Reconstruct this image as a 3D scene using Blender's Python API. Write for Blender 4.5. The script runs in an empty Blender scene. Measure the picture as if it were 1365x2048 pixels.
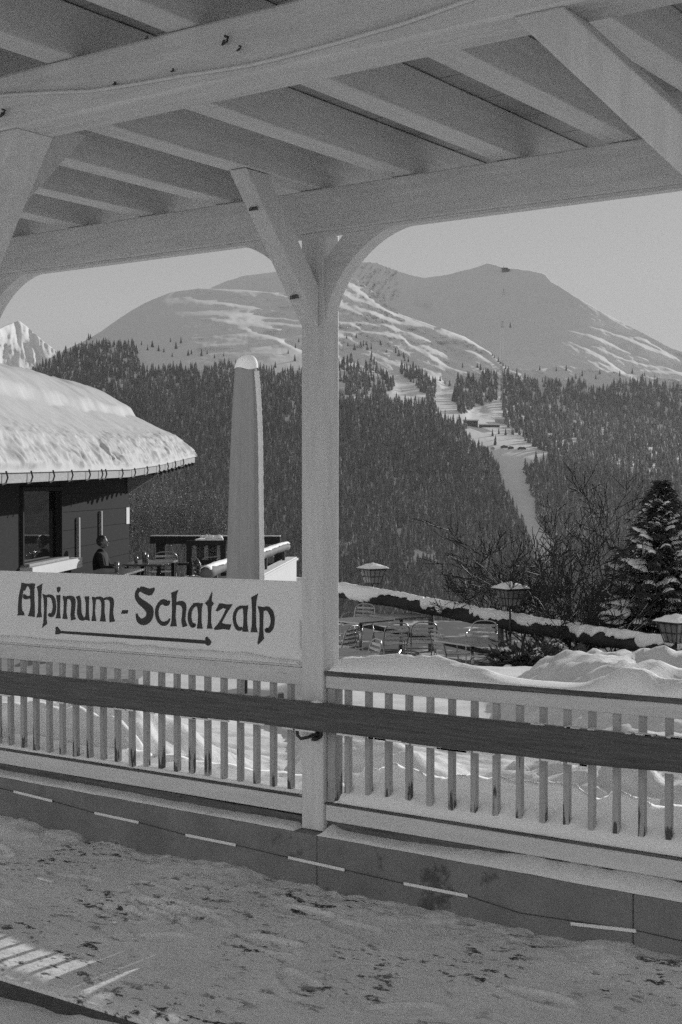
import bpy, math, random
import numpy as np
from mathutils import Vector, Matrix
random.seed(7); RNG = np.random.default_rng(11)
R = math.radians
scene = bpy.context.scene
COL = scene.collection

# ------------------------------------------------------------------ camera
F = 2750.0; W0, H0 = 1365.0, 2048.0
YAW, PITCH = R(35.551), R(-1.0908)
CAM = np.array([0.0, -4.55, 1.65])
_cy, _sy, _cp, _sp = math.cos(YAW), math.sin(YAW), math.cos(PITCH), math.sin(PITCH)
FWD = np.array([-_sy*_cp, _cy*_cp, _sp]); RGT = np.array([_cy, _sy, 0.0]); UPV = np.cross(RGT, FWD)
YH = 1024 + F*math.tan(PITCH)             # horizon row

def ray(x, y):
    return RGT*((x-682.5)/F) - UPV*((y-1024)/F) + FWD
def onY(x, y, Y=0.0):
    d = ray(x, y); return CAM + d*(Y-CAM[1])/d[1]
def onZ(x, y, Z=0.0):
    d = ray(x, y); return CAM + d*(Z-CAM[2])/d[2]
def at(x, y, D):
    return CAM + ray(x, y)*D

cam_d = bpy.data.cameras.new("camera"); cam = bpy.data.objects.new("camera", cam_d); COL.objects.link(cam)
cam_d.sensor_fit = 'VERTICAL'; cam_d.sensor_height = 36.0; cam_d.lens = F/H0*36.0
cam_d.clip_start = 0.05; cam_d.clip_end = 30000
cam.location = CAM
cam.rotation_euler = (R(90)+PITCH, 0, YAW)
scene.camera = cam

# ------------------------------------------------------------------ light
SUN_AZ, SUN_EL = R(0.5), R(16.5)
S_DIR = Vector((-math.sin(SUN_AZ)*math.cos(SUN_EL), math.cos(SUN_AZ)*math.cos(SUN_EL), math.sin(SUN_EL)))
w = bpy.data.worlds.new("World"); scene.world = w; w.use_nodes = True
nt = w.node_tree; nt.nodes.clear()
sky = nt.nodes.new("ShaderNodeTexSky"); sky.sky_type = 'NISHITA'; sky.sun_disc = False
sky.sun_elevation = SUN_EL; sky.sun_rotation = -SUN_AZ; sky.altitude = 1860; sky.air_density = 1.0; sky.dust_density = 0.6
bw = nt.nodes.new("ShaderNodeRGBToBW"); bg = nt.nodes.new("ShaderNodeBackground"); bg.inputs[1].default_value = 0.138
wo = nt.nodes.new("ShaderNodeOutputWorld")
pwr = nt.nodes.new("ShaderNodeMath"); pwr.operation = 'POWER'; pwr.inputs[1].default_value = .25     # film response: a flatter, paler sky
mul = nt.nodes.new("ShaderNodeMath"); mul.operation = 'MULTIPLY'; mul.inputs[1].default_value = 1.34
nt.links.new(sky.outputs[0], bw.inputs[0]); nt.links.new(bw.outputs[0], pwr.inputs[0]); nt.links.new(pwr.outputs[0], mul.inputs[0]); nt.links.new(mul.outputs[0], bg.inputs[0]); nt.links.new(bg.outputs[0], wo.inputs[0])
sl = bpy.data.lights.new("sun", 'SUN'); sl.energy = 3.3; sl.angle = R(0.5); sl.color = (1, 1, 1)
so = bpy.data.objects.new("sun", sl); COL.objects.link(so)
so.rotation_euler = S_DIR.to_track_quat('Z', 'Y').to_euler()
vs = scene.view_settings; vs.view_transform = 'Standard'; vs.look = 'None'; vs.exposure = 0.42; vs.gamma = 1.0
scene.cycles.use_denoising = False
scene.cycles.max_bounces = 10; scene.cycles.diffuse_bounces = 8; scene.cycles.caustics_reflective = False; scene.cycles.caustics_refractive = False
scene.cycles.use_adaptive_sampling = False
HAZE = 3.2e-5

# ------------------------------------------------------------------ materials
def g3(v): return (v, v, v, 1)
def mat(name, lo, hi=None, rough=0.6, scale=8.0, stretch=(1, 1, 1), detail=6, bump=0.0, bscale=None, bdist=0.01, metal=0.0,
        dirt=0.0, dirt_val=0.08, dirt_scale=14, dirt_lo=0.62, spec=0.3, ranobj=0.0, attr=None, bstretch=None):
    """grey procedural paint / wood / snow; optional dirt specks and bump"""
    hi = lo if hi is None else hi
    m = bpy.data.materials.new(name); m.use_nodes = True
    t = m.node_tree; N = t.nodes; L = t.links
    b = N["Principled BSDF"]; b.inputs["Roughness"].default_value = rough; b.inputs["Metallic"].default_value = metal
    b.inputs["Specular IOR Level"].default_value = spec
    tc = N.new("ShaderNodeTexCoord"); mp = N.new("ShaderNodeMapping"); mp.inputs["Scale"].default_value = stretch
    L.new(tc.outputs["Object"], mp.inputs[0])
    n1 = N.new("ShaderNodeTexNoise"); n1.inputs["Scale"].default_value = scale; n1.inputs["Detail"].default_value = detail; n1.inputs["Roughness"].default_value = 0.65
    L.new(mp.outputs[0], n1.inputs[0])
    cr = N.new("ShaderNodeValToRGB"); cr.color_ramp.elements[0].position = 0.3; cr.color_ramp.elements[1].position = 0.7
    cr.color_ramp.elements[0].color = g3(lo); cr.color_ramp.elements[1].color = g3(hi)
    L.new(n1.outputs[0], cr.inputs[0]); out = cr.outputs[0]
    if dirt > 0:
        n2 = N.new("ShaderNodeTexNoise"); n2.inputs["Scale"].default_value = dirt_scale; n2.inputs["Detail"].default_value = 5; n2.inputs["Roughness"].default_value = 0.7
        L.new(mp.outputs[0], n2.inputs[0])
        c2 = N.new("ShaderNodeValToRGB"); c2.color_ramp.elements[0].position = dirt_lo; c2.color_ramp.elements[1].position = dirt_lo+0.06
        c2.color_ramp.elements[0].color = g3(0); c2.color_ramp.elements[1].color = g3(dirt)
        L.new(n2.outputs[0], c2.inputs[0])
        mx = N.new("ShaderNodeMixRGB"); mx.inputs[2].default_value = g3(dirt_val)
        L.new(c2.outputs[0], mx.inputs[0]); L.new(out, mx.inputs[1]); out = mx.outputs[0]
    if attr:
        a = N.new("ShaderNodeAttribute"); a.attribute_name = attr
        mu = N.new("ShaderNodeMixRGB"); mu.blend_type = 'MULTIPLY'; mu.inputs[0].default_value = 1
        L.new(out, mu.inputs[1]); L.new(a.outputs["Fac"], mu.inputs[2]); out = mu.outputs[0]
    if ranobj > 0:
        oi = N.new("ShaderNodeObjectInfo"); mr = N.new("ShaderNodeMapRange"); mr.inputs[3].default_value = 1-ranobj; mr.inputs[4].default_value = 1+ranobj
        L.new(oi.outputs["Random"], mr.inputs[0])
        mu = N.new("ShaderNodeMixRGB"); mu.blend_type = 'MULTIPLY'; mu.inputs[0].default_value = 1
        L.new(out, mu.inputs[1]); L.new(mr.outputs[0], mu.inputs[2]); out = mu.outputs[0]
    L.new(out, b.inputs["Base Color"])
    if bump > 0:
        n3 = N.new("ShaderNodeTexNoise"); n3.inputs["Scale"].default_value = bscale or scale*3; n3.inputs["Detail"].default_value = 8; n3.inputs["Roughness"].default_value = 0.7
        if bstretch:
            mp2 = N.new("ShaderNodeMapping"); mp2.inputs["Scale"].default_value = bstretch
            L.new(tc.outputs["Object"], mp2.inputs[0]); L.new(mp2.outputs[0], n3.inputs[0])
        else: L.new(mp.outputs[0], n3.inputs[0])
        bp = N.new("ShaderNodeBump"); bp.inputs["Strength"].default_value = bump; bp.inputs["Distance"].default_value = bdist
        L.new(n3.outputs[0], bp.inputs["Height"]); L.new(bp.outputs[0], b.inputs["Normal"])
    return m

PAINT_X = mat("painted_wood_long_x", .60, .73, .55, 3, (1, 12, 12), bump=.35, bscale=14, bdist=.004, dirt=.8, dirt_val=.12, dirt_scale=9, dirt_lo=.735)
PAINT_Y = mat("painted_wood_long_y", .60, .73, .55, 3, (12, 1, 12), bump=.35, bscale=14, bdist=.004, dirt=.8, dirt_val=.12, dirt_scale=9, dirt_lo=.735)
PAINT_Z = mat("painted_wood_upright", .60, .73, .55, 3, (12, 12, 1), bump=.35, bscale=14, bdist=.004, dirt=.8, dirt_val=.1, dirt_scale=8, dirt_lo=.71)
BALUS = mat("worn_baluster_paint", .36, .46, .6, 4, (9, 9, 1), bump=.4, bscale=16, bdist=.004, dirt=.9, dirt_val=.05, dirt_scale=5, dirt_lo=.655, ranobj=.06)
RAILP = mat("worn_rail_paint", .58, .68, .6, 3, (1, 9, 9), bump=.4, bscale=14, bdist=.004, dirt=.9, dirt_val=.05, dirt_scale=4, dirt_lo=.665)
CEIL = mat("ceiling_boards", .35, .42, .65, 3, (10, 1, 1), bump=.3, bscale=10, bdist=.003)
DARKW = mat("dark_oiled_plank", .045, .13, .42, 4, (1, 26, 26), detail=8, bump=.5, bscale=10, bdist=.004, spec=.35)
CAPW = mat("weathered_cap_wood", .04, .17, .7, 4, (1, 12, 12), detail=8, bump=.5, bscale=12, bdist=.004)
SIGNP = mat("sign_white_paint", .78, .83, .5, 4, (1, 1, 2), bump=.15, bscale=20, bdist=.003, dirt=.5, dirt_val=.22, dirt_scale=6, dirt_lo=.72)
INK = mat("black_sign_paint", .03, .042, .5, 30)
IRON = mat("dark_iron", .04, .08, .5, 30, metal=.3)
CONC = mat("kerb_concrete", .17, .25, .85, 5, bump=.5, bscale=60, bdist=.004, dirt=.75, dirt_val=.06, dirt_scale=3.4, dirt_lo=.595, spec=.2)
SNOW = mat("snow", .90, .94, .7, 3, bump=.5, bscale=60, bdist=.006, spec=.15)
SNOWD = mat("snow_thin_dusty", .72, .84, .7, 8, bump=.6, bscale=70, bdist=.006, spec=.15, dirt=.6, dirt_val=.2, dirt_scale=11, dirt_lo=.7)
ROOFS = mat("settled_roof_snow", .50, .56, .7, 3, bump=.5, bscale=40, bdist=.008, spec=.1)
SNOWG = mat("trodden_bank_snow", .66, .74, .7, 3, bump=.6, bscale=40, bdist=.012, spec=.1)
SNOWF = mat("far_snow", .76, .82, .8, .01, bump=.0, spec=.05)
ROPE = mat("white_strip", .78, .84, .5, 20)
CABLE = mat("cable_sheath", .64, .7, .4, 20)
STEEL = mat("brushed_aluminium", .34, .46, .34, 40, metal=.9, spec=.5)
TABLE = mat("dark_table_top", .07, .12, .35, 6, (1, 8, 1), spec=.5)
HUTW = mat("tarred_timber", .035, .06, .9, 5, (2, 2, 14), bump=.3, bscale=20, bdist=.004, spec=.04)
HUTL = mat("pale_fascia_wood", .22, .42, .7, 6, (2, 2, 8), bump=.3, bscale=20, bdist=.004)
PLAST = mat("white_plaster", .68, .76, .8, 6, bump=.3, bscale=40, bdist=.004)
LOG = mat("grey_log", .08, .17, .8, 6, bump=.7, bscale=24, bdist=.01)
STONE = mat("dark_wet_log", .018, .05, .8, 4, bump=.8, bscale=14, bdist=.02)
FABRIC = mat("parasol_canvas", .27, .32, .85, 4, (6, 6, 1), bump=.3, bscale=30, bdist=.004)
FABRICL = mat("parasol_sunlit_seam", .55, .62, .8, 12)
CLOTH = mat("dark_clothing", .016, .028, .9, 20)
SKIN = mat("skin", .2, .27, .5, 10)
HAIR = mat("hair", .03, .08, .5, 60)
BARK = mat("bark", .035, .075, .9, 30, bump=.5, bdist=.01)
TWIG = mat("dark_twig", .025, .06, .9, 20)
NEEDLE = mat("spruce_needles", .03, .085, .8, 20)
FOREST = mat("far_conifers", .9, 1.0, .9, .05, attr="shade", spec=.05)
LONE = mat("far_lone_conifer", .06, .11, .9, .05, ranobj=.35, attr="shade1", spec=.05)
FARW = mat("far_dark_building", .02, .05, .8, .1)
FARL = mat("far_pale_building", .35, .5, .8, .1)
LAMPG = mat("lantern_glass", .16, .28, .25, 12, spec=.5)
SHADE_DK = mat("shade_dark", .05, .09, .5, 12, bump=.5, bscale=120, bdist=.004)  # near-black tone that puts shade on the step face and snow hollow

def glass_mat(name, v):
    m = bpy.data.materials.new(name); m.use_nodes = True
    b = m.node_tree.nodes["Principled BSDF"]; b.inputs["Base Color"].default_value = g3(v)
    b.inputs["Roughness"].default_value = .03; b.inputs["Specular IOR Level"].default_value = .9
    n = m.node_tree.nodes.new("ShaderNodeTexNoise"); n.inputs["Scale"].default_value = 2
    bp = m.node_tree.nodes.new("ShaderNodeBump"); bp.inputs["Strength"].default_value = .02
    m.node_tree.links.new(n.outputs[0], bp.inputs["Height"]); m.node_tree.links.new(bp.outputs[0], b.inputs["Normal"])
    return m
PANE = glass_mat("dark_window_glass", .012)

SLABS = mat("wet_terrace_slabs", .05, .10, .6, 3, bump=.4, bscale=20, bdist=.01, dirt=1.0, dirt_val=.5, dirt_scale=.9, dirt_lo=.56)
def clear_glass():
    m = bpy.data.materials.new("clear_glass"); m.use_nodes = True
    b = m.node_tree.nodes["Principled BSDF"]; b.inputs["Transmission Weight"].default_value = 1.0
    b.inputs["Roughness"].default_value = .02; b.inputs["Base Color"].default_value = g3(.9); b.inputs["IOR"].default_value = 1.2
    n = m.node_tree.nodes.new("ShaderNodeTexNoise"); n.inputs["Scale"].default_value = 9
    mr = m.node_tree.nodes.new("ShaderNodeMapRange"); mr.inputs[3].default_value = 0; mr.inputs[4].default_value = .08
    m.node_tree.links.new(n.outputs[0], mr.inputs[0]); m.node_tree.links.new(mr.outputs[0], b.inputs["Roughness"])
    return m
CLEAR = clear_glass()
def add_translucency(m, v, f):
    t = m.node_tree; o = [n for n in t.nodes if n.type == 'OUTPUT_MATERIAL'][0]; b = t.nodes["Principled BSDF"]
    tr = t.nodes.new("ShaderNodeBsdfTranslucent"); tr.inputs[0].default_value = g3(v); mx = t.nodes.new("ShaderNodeMixShader"); mx.inputs[0].default_value = f
    t.links.new(b.outputs[0], mx.inputs[1]); t.links.new(tr.outputs[0], mx.inputs[2]); t.links.new(mx.outputs[0], o.inputs[0])
add_translucency(FABRICL, .8, .6)

def foot_rot(m):
    t = m.node_tree; N = t.nodes; L = t.links; b = N["Principled BSDF"]; src = b.inputs["Base Color"].links[0].from_socket
    tc = N.new("ShaderNodeTexCoord"); sp = N.new("ShaderNodeSeparateXYZ"); L.new(tc.outputs["Object"], sp.inputs[0])
    mr = N.new("ShaderNodeMapRange"); mr.inputs[1].default_value = .40; mr.inputs[2].default_value = .52; mr.inputs[3].default_value = .10; mr.inputs[4].default_value = -.12; L.new(sp.outputs[2], mr.inputs[0])
    mp = N.new("ShaderNodeMapping"); mp.inputs["Scale"].default_value = (34, 34, 5); L.new(tc.outputs["Object"], mp.inputs[0])
    n = N.new("ShaderNodeTexNoise"); n.inputs["Scale"].default_value = 1; n.inputs["Detail"].default_value = 4; L.new(mp.outputs[0], n.inputs[0])
    ad = N.new("ShaderNodeMath"); L.new(n.outputs[0], ad.inputs[0]); L.new(mr.outputs[0], ad.inputs[1])
    cr = N.new("ShaderNodeValToRGB"); cr.color_ramp.elements[0].position = .60; cr.color_ramp.elements[1].position = .64; cr.color_ramp.elements[0].color = g3(0); cr.color_ramp.elements[1].color = g3(.9); L.new(ad.outputs[0], cr.inputs[0])
    mx = N.new("ShaderNodeMixRGB"); mx.inputs[2].default_value = g3(.045); L.new(cr.outputs[0], mx.inputs[0]); L.new(src, mx.inputs[1]); L.new(mx.outputs[0], b.inputs["Base Color"])
foot_rot(BALUS)
def deck_mat():
    """trodden, sanded snow over dark asphalt: thin elongated bare patches, footprints and grit"""
    m = bpy.data.materials.new("trodden_snow"); m.use_nodes = True
    t = m.node_tree; N = t.nodes; L = t.links; b = N["Principled BSDF"]; b.inputs["Roughness"].default_value = .75; b.inputs["Specular IOR Level"].default_value = .2
    tc = N.new("ShaderNodeTexCoord")
    def noise(sc, det, rot, st, rough=.6):
        mp = N.new("ShaderNodeMapping"); mp.inputs["Rotation"].default_value = (0, 0, rot); mp.inputs["Scale"].default_value = st
        n = N.new("ShaderNodeTexNoise"); n.inputs["Scale"].default_value = sc; n.inputs["Detail"].default_value = det; n.inputs["Roughness"].default_value = rough
        L.new(tc.outputs["Object"], mp.inputs[0]); L.new(mp.outputs[0], n.inputs[0]); return n.outputs[0]
    def ramp(s, a, c, va, vc):
        r = N.new("ShaderNodeValToRGB"); r.color_ramp.elements[0].position = a; r.color_ramp.elements[1].position = c
        r.color_ramp.elements[0].color = g3(va); r.color_ramp.elements[1].color = g3(vc); L.new(s, r.inputs[0]); return r.outputs[0]
    base = ramp(noise(2.2, 8, 0, (1, 1, 1)), .3, .72, .74, .88)
    fine = ramp(noise(70, 4, 0, (1, 1, 1)), .25, .75, .82, 1.12)
    mu = N.new("ShaderNodeMixRGB"); mu.blend_type = 'MULTIPLY'; mu.inputs[0].default_value = 1; L.new(base, mu.inputs[1]); L.new(fine, mu.inputs[2])
    big = ramp(noise(2.6, 3, .4, (1, 1, 1)), .44, .56, 0, 1)         # where the snow is worn
    pat = ramp(noise(12, 5, .35, (.75, 1.35, 1), .62), .565, .595, 0, 1) # the bare patches
    spk = ramp(noise(30, 5, .35, (.6, 1.6, 1), .65), .605, .64, 0, .9)
    m1 = N.new("ShaderNodeMath"); m1.operation = 'MULTIPLY'; L.new(big, m1.inputs[0]); L.new(pat, m1.inputs[1])
    m3 = N.new("ShaderNodeMath"); m3.operation = 'MULTIPLY'; L.new(spk, m3.inputs[0]); L.new(big, m3.inputs[1])
    m2 = N.new("ShaderNodeMath"); m2.operation = 'MAXIMUM'; L.new(m1.outputs[0], m2.inputs[0]); L.new(m3.outputs[0], m2.inputs[1])
    edge = noise(60, 4, 0, (1, 1, 1))
    m4 = N.new("ShaderNodeMath"); m4.operation = 'MULTIPLY'; L.new(m2.outputs[0], m4.inputs[0])
    er = ramp(edge, .36, .5, .35, 1.0); L.new(er, m4.inputs[1])
    mx = N.new("ShaderNodeMixRGB"); mx.inputs[2].default_value = g3(.07)
    L.new(m4.outputs[0], mx.inputs[0]); L.new(mu.outputs[0], mx.inputs[1]); L.new(mx.outputs[0], b.inputs["Base Color"])
    hb = noise(26, 8, 0, (1, 1, 1), .7)
    sb = N.new("ShaderNodeMath"); sb.operation = 'MULTIPLY_ADD'; sb.inputs[1].default_value = -.6; L.new(m4.outputs[0], sb.inputs[0]); L.new(hb, sb.inputs[2])
    bp = N.new("ShaderNodeBump"); bp.inputs["Strength"].default_value = .5; bp.inputs["Distance"].default_value = .010
    L.new(sb.outputs[0], bp.inputs["Height"]); L.new(bp.outputs[0], b.inputs["Normal"])
    return m
DECK = deck_mat()

# ------------------------------------------------------------------ noise
def _h(ix, iy, seed):
    n = (ix.astype(np.int64)*374761393 + iy.astype(np.int64)*668265263 + seed*974711) & 0x7fffffff
    n = (n ^ (n >> 13))*1274126177 & 0x7fffffff
    return ((n ^ (n >> 16)) & 0xffff)/65535.0
def vn(x, y, seed=0):
    x = np.asarray(x, float); y = np.asarray(y, float); x, y = np.broadcast_arrays(x, y)
    ix = np.floor(x); iy = np.floor(y); fx = x-ix; fy = y-iy
    fx = fx*fx*fx*(fx*(fx*6-15)+10); fy = fy*fy*fy*(fy*(fy*6-15)+10)
    a = _h(ix, iy, seed); b = _h(ix+1, iy, seed); c = _h(ix, iy+1, seed); d = _h(ix+1, iy+1, seed)
    return (a*(1-fx)+b*fx)*(1-fy)+(c*(1-fx)+d*fx)*fy
def fbm(x, y, seed=0, oct=4, gain=.5):
    s = 0; a = 1; t = 0
    for k in range(oct):
        s = s+a*(vn(np.asarray(x)*2**k+k*17.3, np.asarray(y)*2**k+k*9.1, seed+k)-.5); t += a; a *= gain
    return s/t*2     # about -1..1
def sst(a, b, x):
    t = np.clip((np.asarray(x, float)-a)/(b-a), 0, 1); return t*t*(3-2*t)

# ------------------------------------------------------------------ mesh building
class MB:
    def __init__(s): s.v = []; s.f = []
    def add(s, vs, fs):
        o = len(s.v); s.v += [tuple(float(c) for c in p) for p in vs]; s.f += [tuple(i+o for i in f) for f in fs]; return s
    def box(s, x0, x1, y0, y1, z0, z1):
        return s.add([(x0,y0,z0),(x1,y0,z0),(x1,y1,z0),(x0,y1,z0),(x0,y0,z1),(x1,y0,z1),(x1,y1,z1),(x0,y1,z1)],
                     [(0,3,2,1),(4,5,6,7),(0,1,5,4),(1,2,6,5),(2,3,7,6),(3,0,4,7)])
    def hexa(s, p8):
        return s.add(p8, [(0,3,2,1),(4,5,6,7),(0,1,5,4),(1,2,6,5),(2,3,7,6),(3,0,4,7)])
    def beam(s, p, q, wdt, hgt, up=(0,0,1)):
        p = np.array(p, float); q = np.array(q, float); d = q-p; d /= np.linalg.norm(d)
        sd = np.cross(d, np.array(up, float)); sd /= np.linalg.norm(sd); u = np.cross(sd, d)
        a = sd*wdt/2; b = u*hgt/2
        return s.hexa([p-a-b, p+a-b, q+a-b, q-a-b, p-a+b, p+a+b, q+a+b, q-a+b])
    def tube(s, pts, rad, n=8, cap=True):
        pts = [np.array(p, float) for p in pts]; m = len(pts)
        rad = [rad]*m if not hasattr(rad, '__len__') else rad
        vs = []; prev = None
        for i in range(m):
            t = pts[min(i+1, m-1)]-pts[max(i-1, 0)]; t = t/(np.linalg.norm(t)+1e-9)
            if prev is None:
                a = np.array([0,0,1.0]) if abs(t[2]) < .9 else np.array([1.0,0,0]); u = np.cross(t, a)
            else: u = prev-t*(prev@t)
            u /= np.linalg.norm(u)+1e-9; prev = u; v = np.cross(t, u)
            for k in range(n):
                an = 2*math.pi*k/n; vs.append(pts[i]+(u*math.cos(an)+v*math.sin(an))*rad[i])
        fs = [(i*n+k, i*n+(k+1) % n, (i+1)*n+(k+1) % n, (i+1)*n+k) for i in range(m-1) for k in range(n)]
        if cap: fs += [tuple(range(n))[::-1], tuple(range((m-1)*n, m*n))]
        return s.add(vs, fs)
    def prism(s, poly, mapf, a, b):
        """closed outline poly (2-D) swept from mapf(p, a) to mapf(p, b)"""
        n = len(poly)
        vs = [mapf(p, a) for p in poly]+[mapf(p, b) for p in poly]
        fs = [tuple(range(n)), tuple(range(2*n-1, n-1, -1))]+[(i, i+n, (i+1) % n+n, (i+1) % n) for i in range(n)]
        return s.add(vs, fs)
    def build(s, name, m, parent=None, smooth=False, bevel=0, loc=None):
        me = bpy.data.meshes.new(name); me.from_pydata(s.v, [], s.f)
        me.materials.append(m)
        if smooth: me.shade_smooth()
        o = bpy.data.objects.new(name, me); COL.objects.link(o)
        import bmesh
        bm = bmesh.new(); bm.from_mesh(me); bmesh.ops.recalc_face_normals(bm, faces=bm.faces); bm.to_mesh(me); bm.free()
        if bevel:
            md = o.modifiers.new("bevel", 'BEVEL'); md.width = bevel; md.segments = 2; md.limit_method = 'ANGLE'
        if parent is not None:
            o.parent = parent
            o.matrix_parent_inverse = parent.matrix_world.inverted() if False else Matrix.Translation(-Vector(parent.location))
        return o

def grid_obj(name, P, m, parent=None, smooth=True, close=None):
    """P: (ny, nx, 3) array of points"""
    ny, nx = P.shape[:2]; idx = np.arange(ny*nx).reshape(ny, nx)
    q = np.stack([idx[:-1,:-1], idx[:-1,1:], idx[1:,1:], idx[1:,:-1]], -1).reshape(-1, 4)
    return np_obj(name, P.reshape(-1, 3), q, m, parent, smooth)
def np_obj(name, V, Q, m, parent=None, smooth=False, attrs=None):
    me = bpy.data.meshes.new(name); V = np.asarray(V, np.float32); Q = np.asarray(Q, np.int32); k = Q.shape[1]
    me.vertices.add(len(V)); me.vertices.foreach_set("co", V.ravel())
    me.loops.add(Q.size); me.loops.foreach_set("vertex_index", Q.ravel())
    me.polygons.add(len(Q)); me.polygons.foreach_set("loop_start", np.arange(0, Q.size, k, dtype=np.int32))
    if smooth: me.polygons.foreach_set("use_smooth", np.ones(len(Q), bool))
    me.update(calc_edges=True); me.materials.append(m)
    for an, (dom, vals) in (attrs or {}).items():
        a = me.attributes.new(an, 'FLOAT', dom); a.data.foreach_set("value", np.asarray(vals, np.float32))
    o = bpy.data.objects.new(name, me); COL.objects.link(o)
    if parent is not None:
        o.parent = parent; o.matrix_parent_inverse = Matrix.Translation(-Vector(parent.location))
    return o
def tag(o, label=None, cat=None, group=None, kind=None):
    if label: o["label"] = label
    if cat: o["category"] = cat
    if group: o["group"] = group
    if kind: o["kind"] = kind
    return o
def empty(name, loc, label=None, cat=None, group=None):
    o = bpy.data.objects.new(name, None); COL.objects.link(o); o.location = tuple(float(c) for c in loc); o.empty_display_size = .1
    return tag(o, label, cat, group)
def copy_tree(o, loc, rotz=0.0, scale=None):
    def cp(src, par):
        c = src.copy(); COL.objects.link(c)
        if par is not None: c.parent = par; c.matrix_parent_inverse = src.matrix_parent_inverse.copy()
        for ch in src.children: cp(ch, c)
        return c
    r = cp(o, None); r.location = tuple(float(c) for c in loc); r.rotation_euler = (0, 0, rotz)
    if scale: r.scale = (scale,)*3
    return r

# ================================================================== SHELTER
PX0, PX1 = -3.454, -3.342          # post
RAF_Z = 2.866
shel = empty("open_shelter", (-3.4, -.9, 0), "white painted timber shelter with open rafters, curved knee braces and a square post", "shelter")
SPAN = 2.15
def kb(poly, y0, y1): return MB().prism(poly, lambda p, t: (p[0], t, p[1]), y0, y1)
for k in (-3, -2, -1, 0, 1, 2, 3, 4, 5):
    dx = SPAN*k
    b = MB().box(PX0+dx, PX1+dx, 0, .112, .222, 2.69)
    b.build("post", PAINT_Z, shel, bevel=.006)
    for sgn in (-1, 1):
        e = (PX1 if sgn > 0 else PX0)+dx
        hx = .425; z0, z1 = 2.325, 2.69
        poly = []
        for i in range(15):           # concave underside
            t = i/14; an = t*math.pi/2
            poly.append((e+sgn*hx*(1-math.cos(an))**.92, z0+(z1-z0)*math.sin(an)**1.12))
        poly += [(e+sgn*.105, z1), (e, z1-.11)]
        poly = [(max(min(p[0], 99), -99), min(p[1], z1-.001)) for p in poly]
        kb(poly, .018, .094).build("knee_brace", PAINT_X, shel)
    # brace running inward from the post up to a rafter
    xc = -3.405+dx
    p8 = []
    a0, a1 = (0, 2.315), (-.455, RAF_Z); th = .125
    b = MB().prism([(0, 2.30), (0, 2.47), (-.33, RAF_Z-.001), (-.47, RAF_Z-.001)], lambda p, t: (t, p[0]-.001, p[1]), xc-.042, xc+.042)
    br = b.build("inward_brace", PAINT_Z, shel, bevel=.004)
    if k == 0:
        for (yy, zz) in ((-.36, 2.735), (-.10, 2.42)):
            c = MB().box(xc-.016, xc+.012, yy-.006, yy+.006, zz-.008, zz+.008)
            c.tube([(xc-.018, yy-.01, zz), (xc-.012, yy-.022, zz-.012), (xc+.010, yy-.022, zz-.012), (xc+.016, yy-.010, zz)], .0035, 6)
            c.build("wire_holder", LOG, br)
MB().box(-12.4, 9.6, -.004, .118, 2.6905, 2.866).build("eave_beam", PAINT_X, shel, bevel=.007)  # shelter carried on unseen to the right to hold back side light
MB().box(-12.4, 9.6, .003, .05, 2.676, 2.6895).build("beam_batten", PAINT_X, shel)
PUR = (-1.80, -1.655, 2.703, 2.866)
MB().box(-12.4, 9.6, *PUR).build("purlin", PAINT_X, shel, bevel=.008)
MB().box(-12.4, 9.6, -3.55, -3.40, *PUR[2:]).build("purlin", PAINT_X, shel, bevel=.008)
for k in range(-25, 22):
    xr = -1.98-.46*k
    jit = .004*math.sin(k*2.3)
    MB().box(xr-.108+jit, xr+jit, -4.1, .62, RAF_Z+.002, RAF_Z+.152).build("rafter", PAINT_Y, shel, bevel=.005)
b = MB()
yy = -4.12
i = 0
while yy < .66:
    b.box(-12.5, 9.7, yy, yy+.146, RAF_Z+.155+(.0015 if i % 2 else 0), RAF_Z+.178+(.0015 if i % 2 else 0)); yy += .148; i += 1
b.build("ceiling", CEIL, shel)
# snow lying on the roof
xs = np.linspace(-12.5, 9.7, 90); ys = np.linspace(-4.14, .68, 30); X, Y = np.meshgrid(xs, ys)
ed = np.minimum(np.minimum(X+12.5, 9.7-X), np.minimum(Y+4.14, .68-Y))
Z = 3.06+.32*sst(0, .25, ed)+.03*fbm(X, Y, 5)
grid_obj("roof_snow", np.stack([X, Y, Z], -1), SNOW, shel)
# braces of the inner row of posts (out of frame) against the purlin
def inner_brace(xt0, xt1, zb, dxb):
    poly = [(xt0, 2.7025), (xt1, 2.7025), (xt1+dxb, zb), (xt0+dxb, zb)]
    return MB().prism(poly, lambda p, t: (p[0], t, p[1]), PUR[0]+.001, PUR[1]-.001)
pa, pb, pc, pd = onY(1024, 41, -1.8), onY(1136, 15, -1.8), onY(1365, 352, -1.8), onY(1365, 212, -1.8)
sR = (pc[0]-pa[0])/(2.703-pc[2])
inner_brace(pa[0], pa[0]+.125, 2.0, (2.703-2.0)*sR).build("inner_brace", PAINT_Z, shel, bevel=.005)
qa, qc = onY(34, 264, -1.8), onY(0, 345, -1.8)
inner_brace(qa[0]-.13, qa[0], 2.0, -(2.703-2.0)*.66).build("inner_brace", PAINT_Z, shel, bevel=.005)
MB().prism([(-1.165, RAF_Z-.001), (-1.30, RAF_Z-.001), (-1.652, 2.50), (-1.652, 2.375)], lambda p, t: (t, p[0], p[1]), -3.585, -3.50).build("inner_brace", PAINT_Z, shel, bevel=.004)
MB().box(qa[0]-.72, qa[0]-.60, -1.79, -1.67, -.13, 2.7025).build("post", PAINT_Z, shel, bevel=.006)
MB().box(pa[0]+.7, pa[0]+.82, -1.79, -1.67, -.13, 2.7025).build("post", PAINT_Z, shel, bevel=.006)
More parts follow.
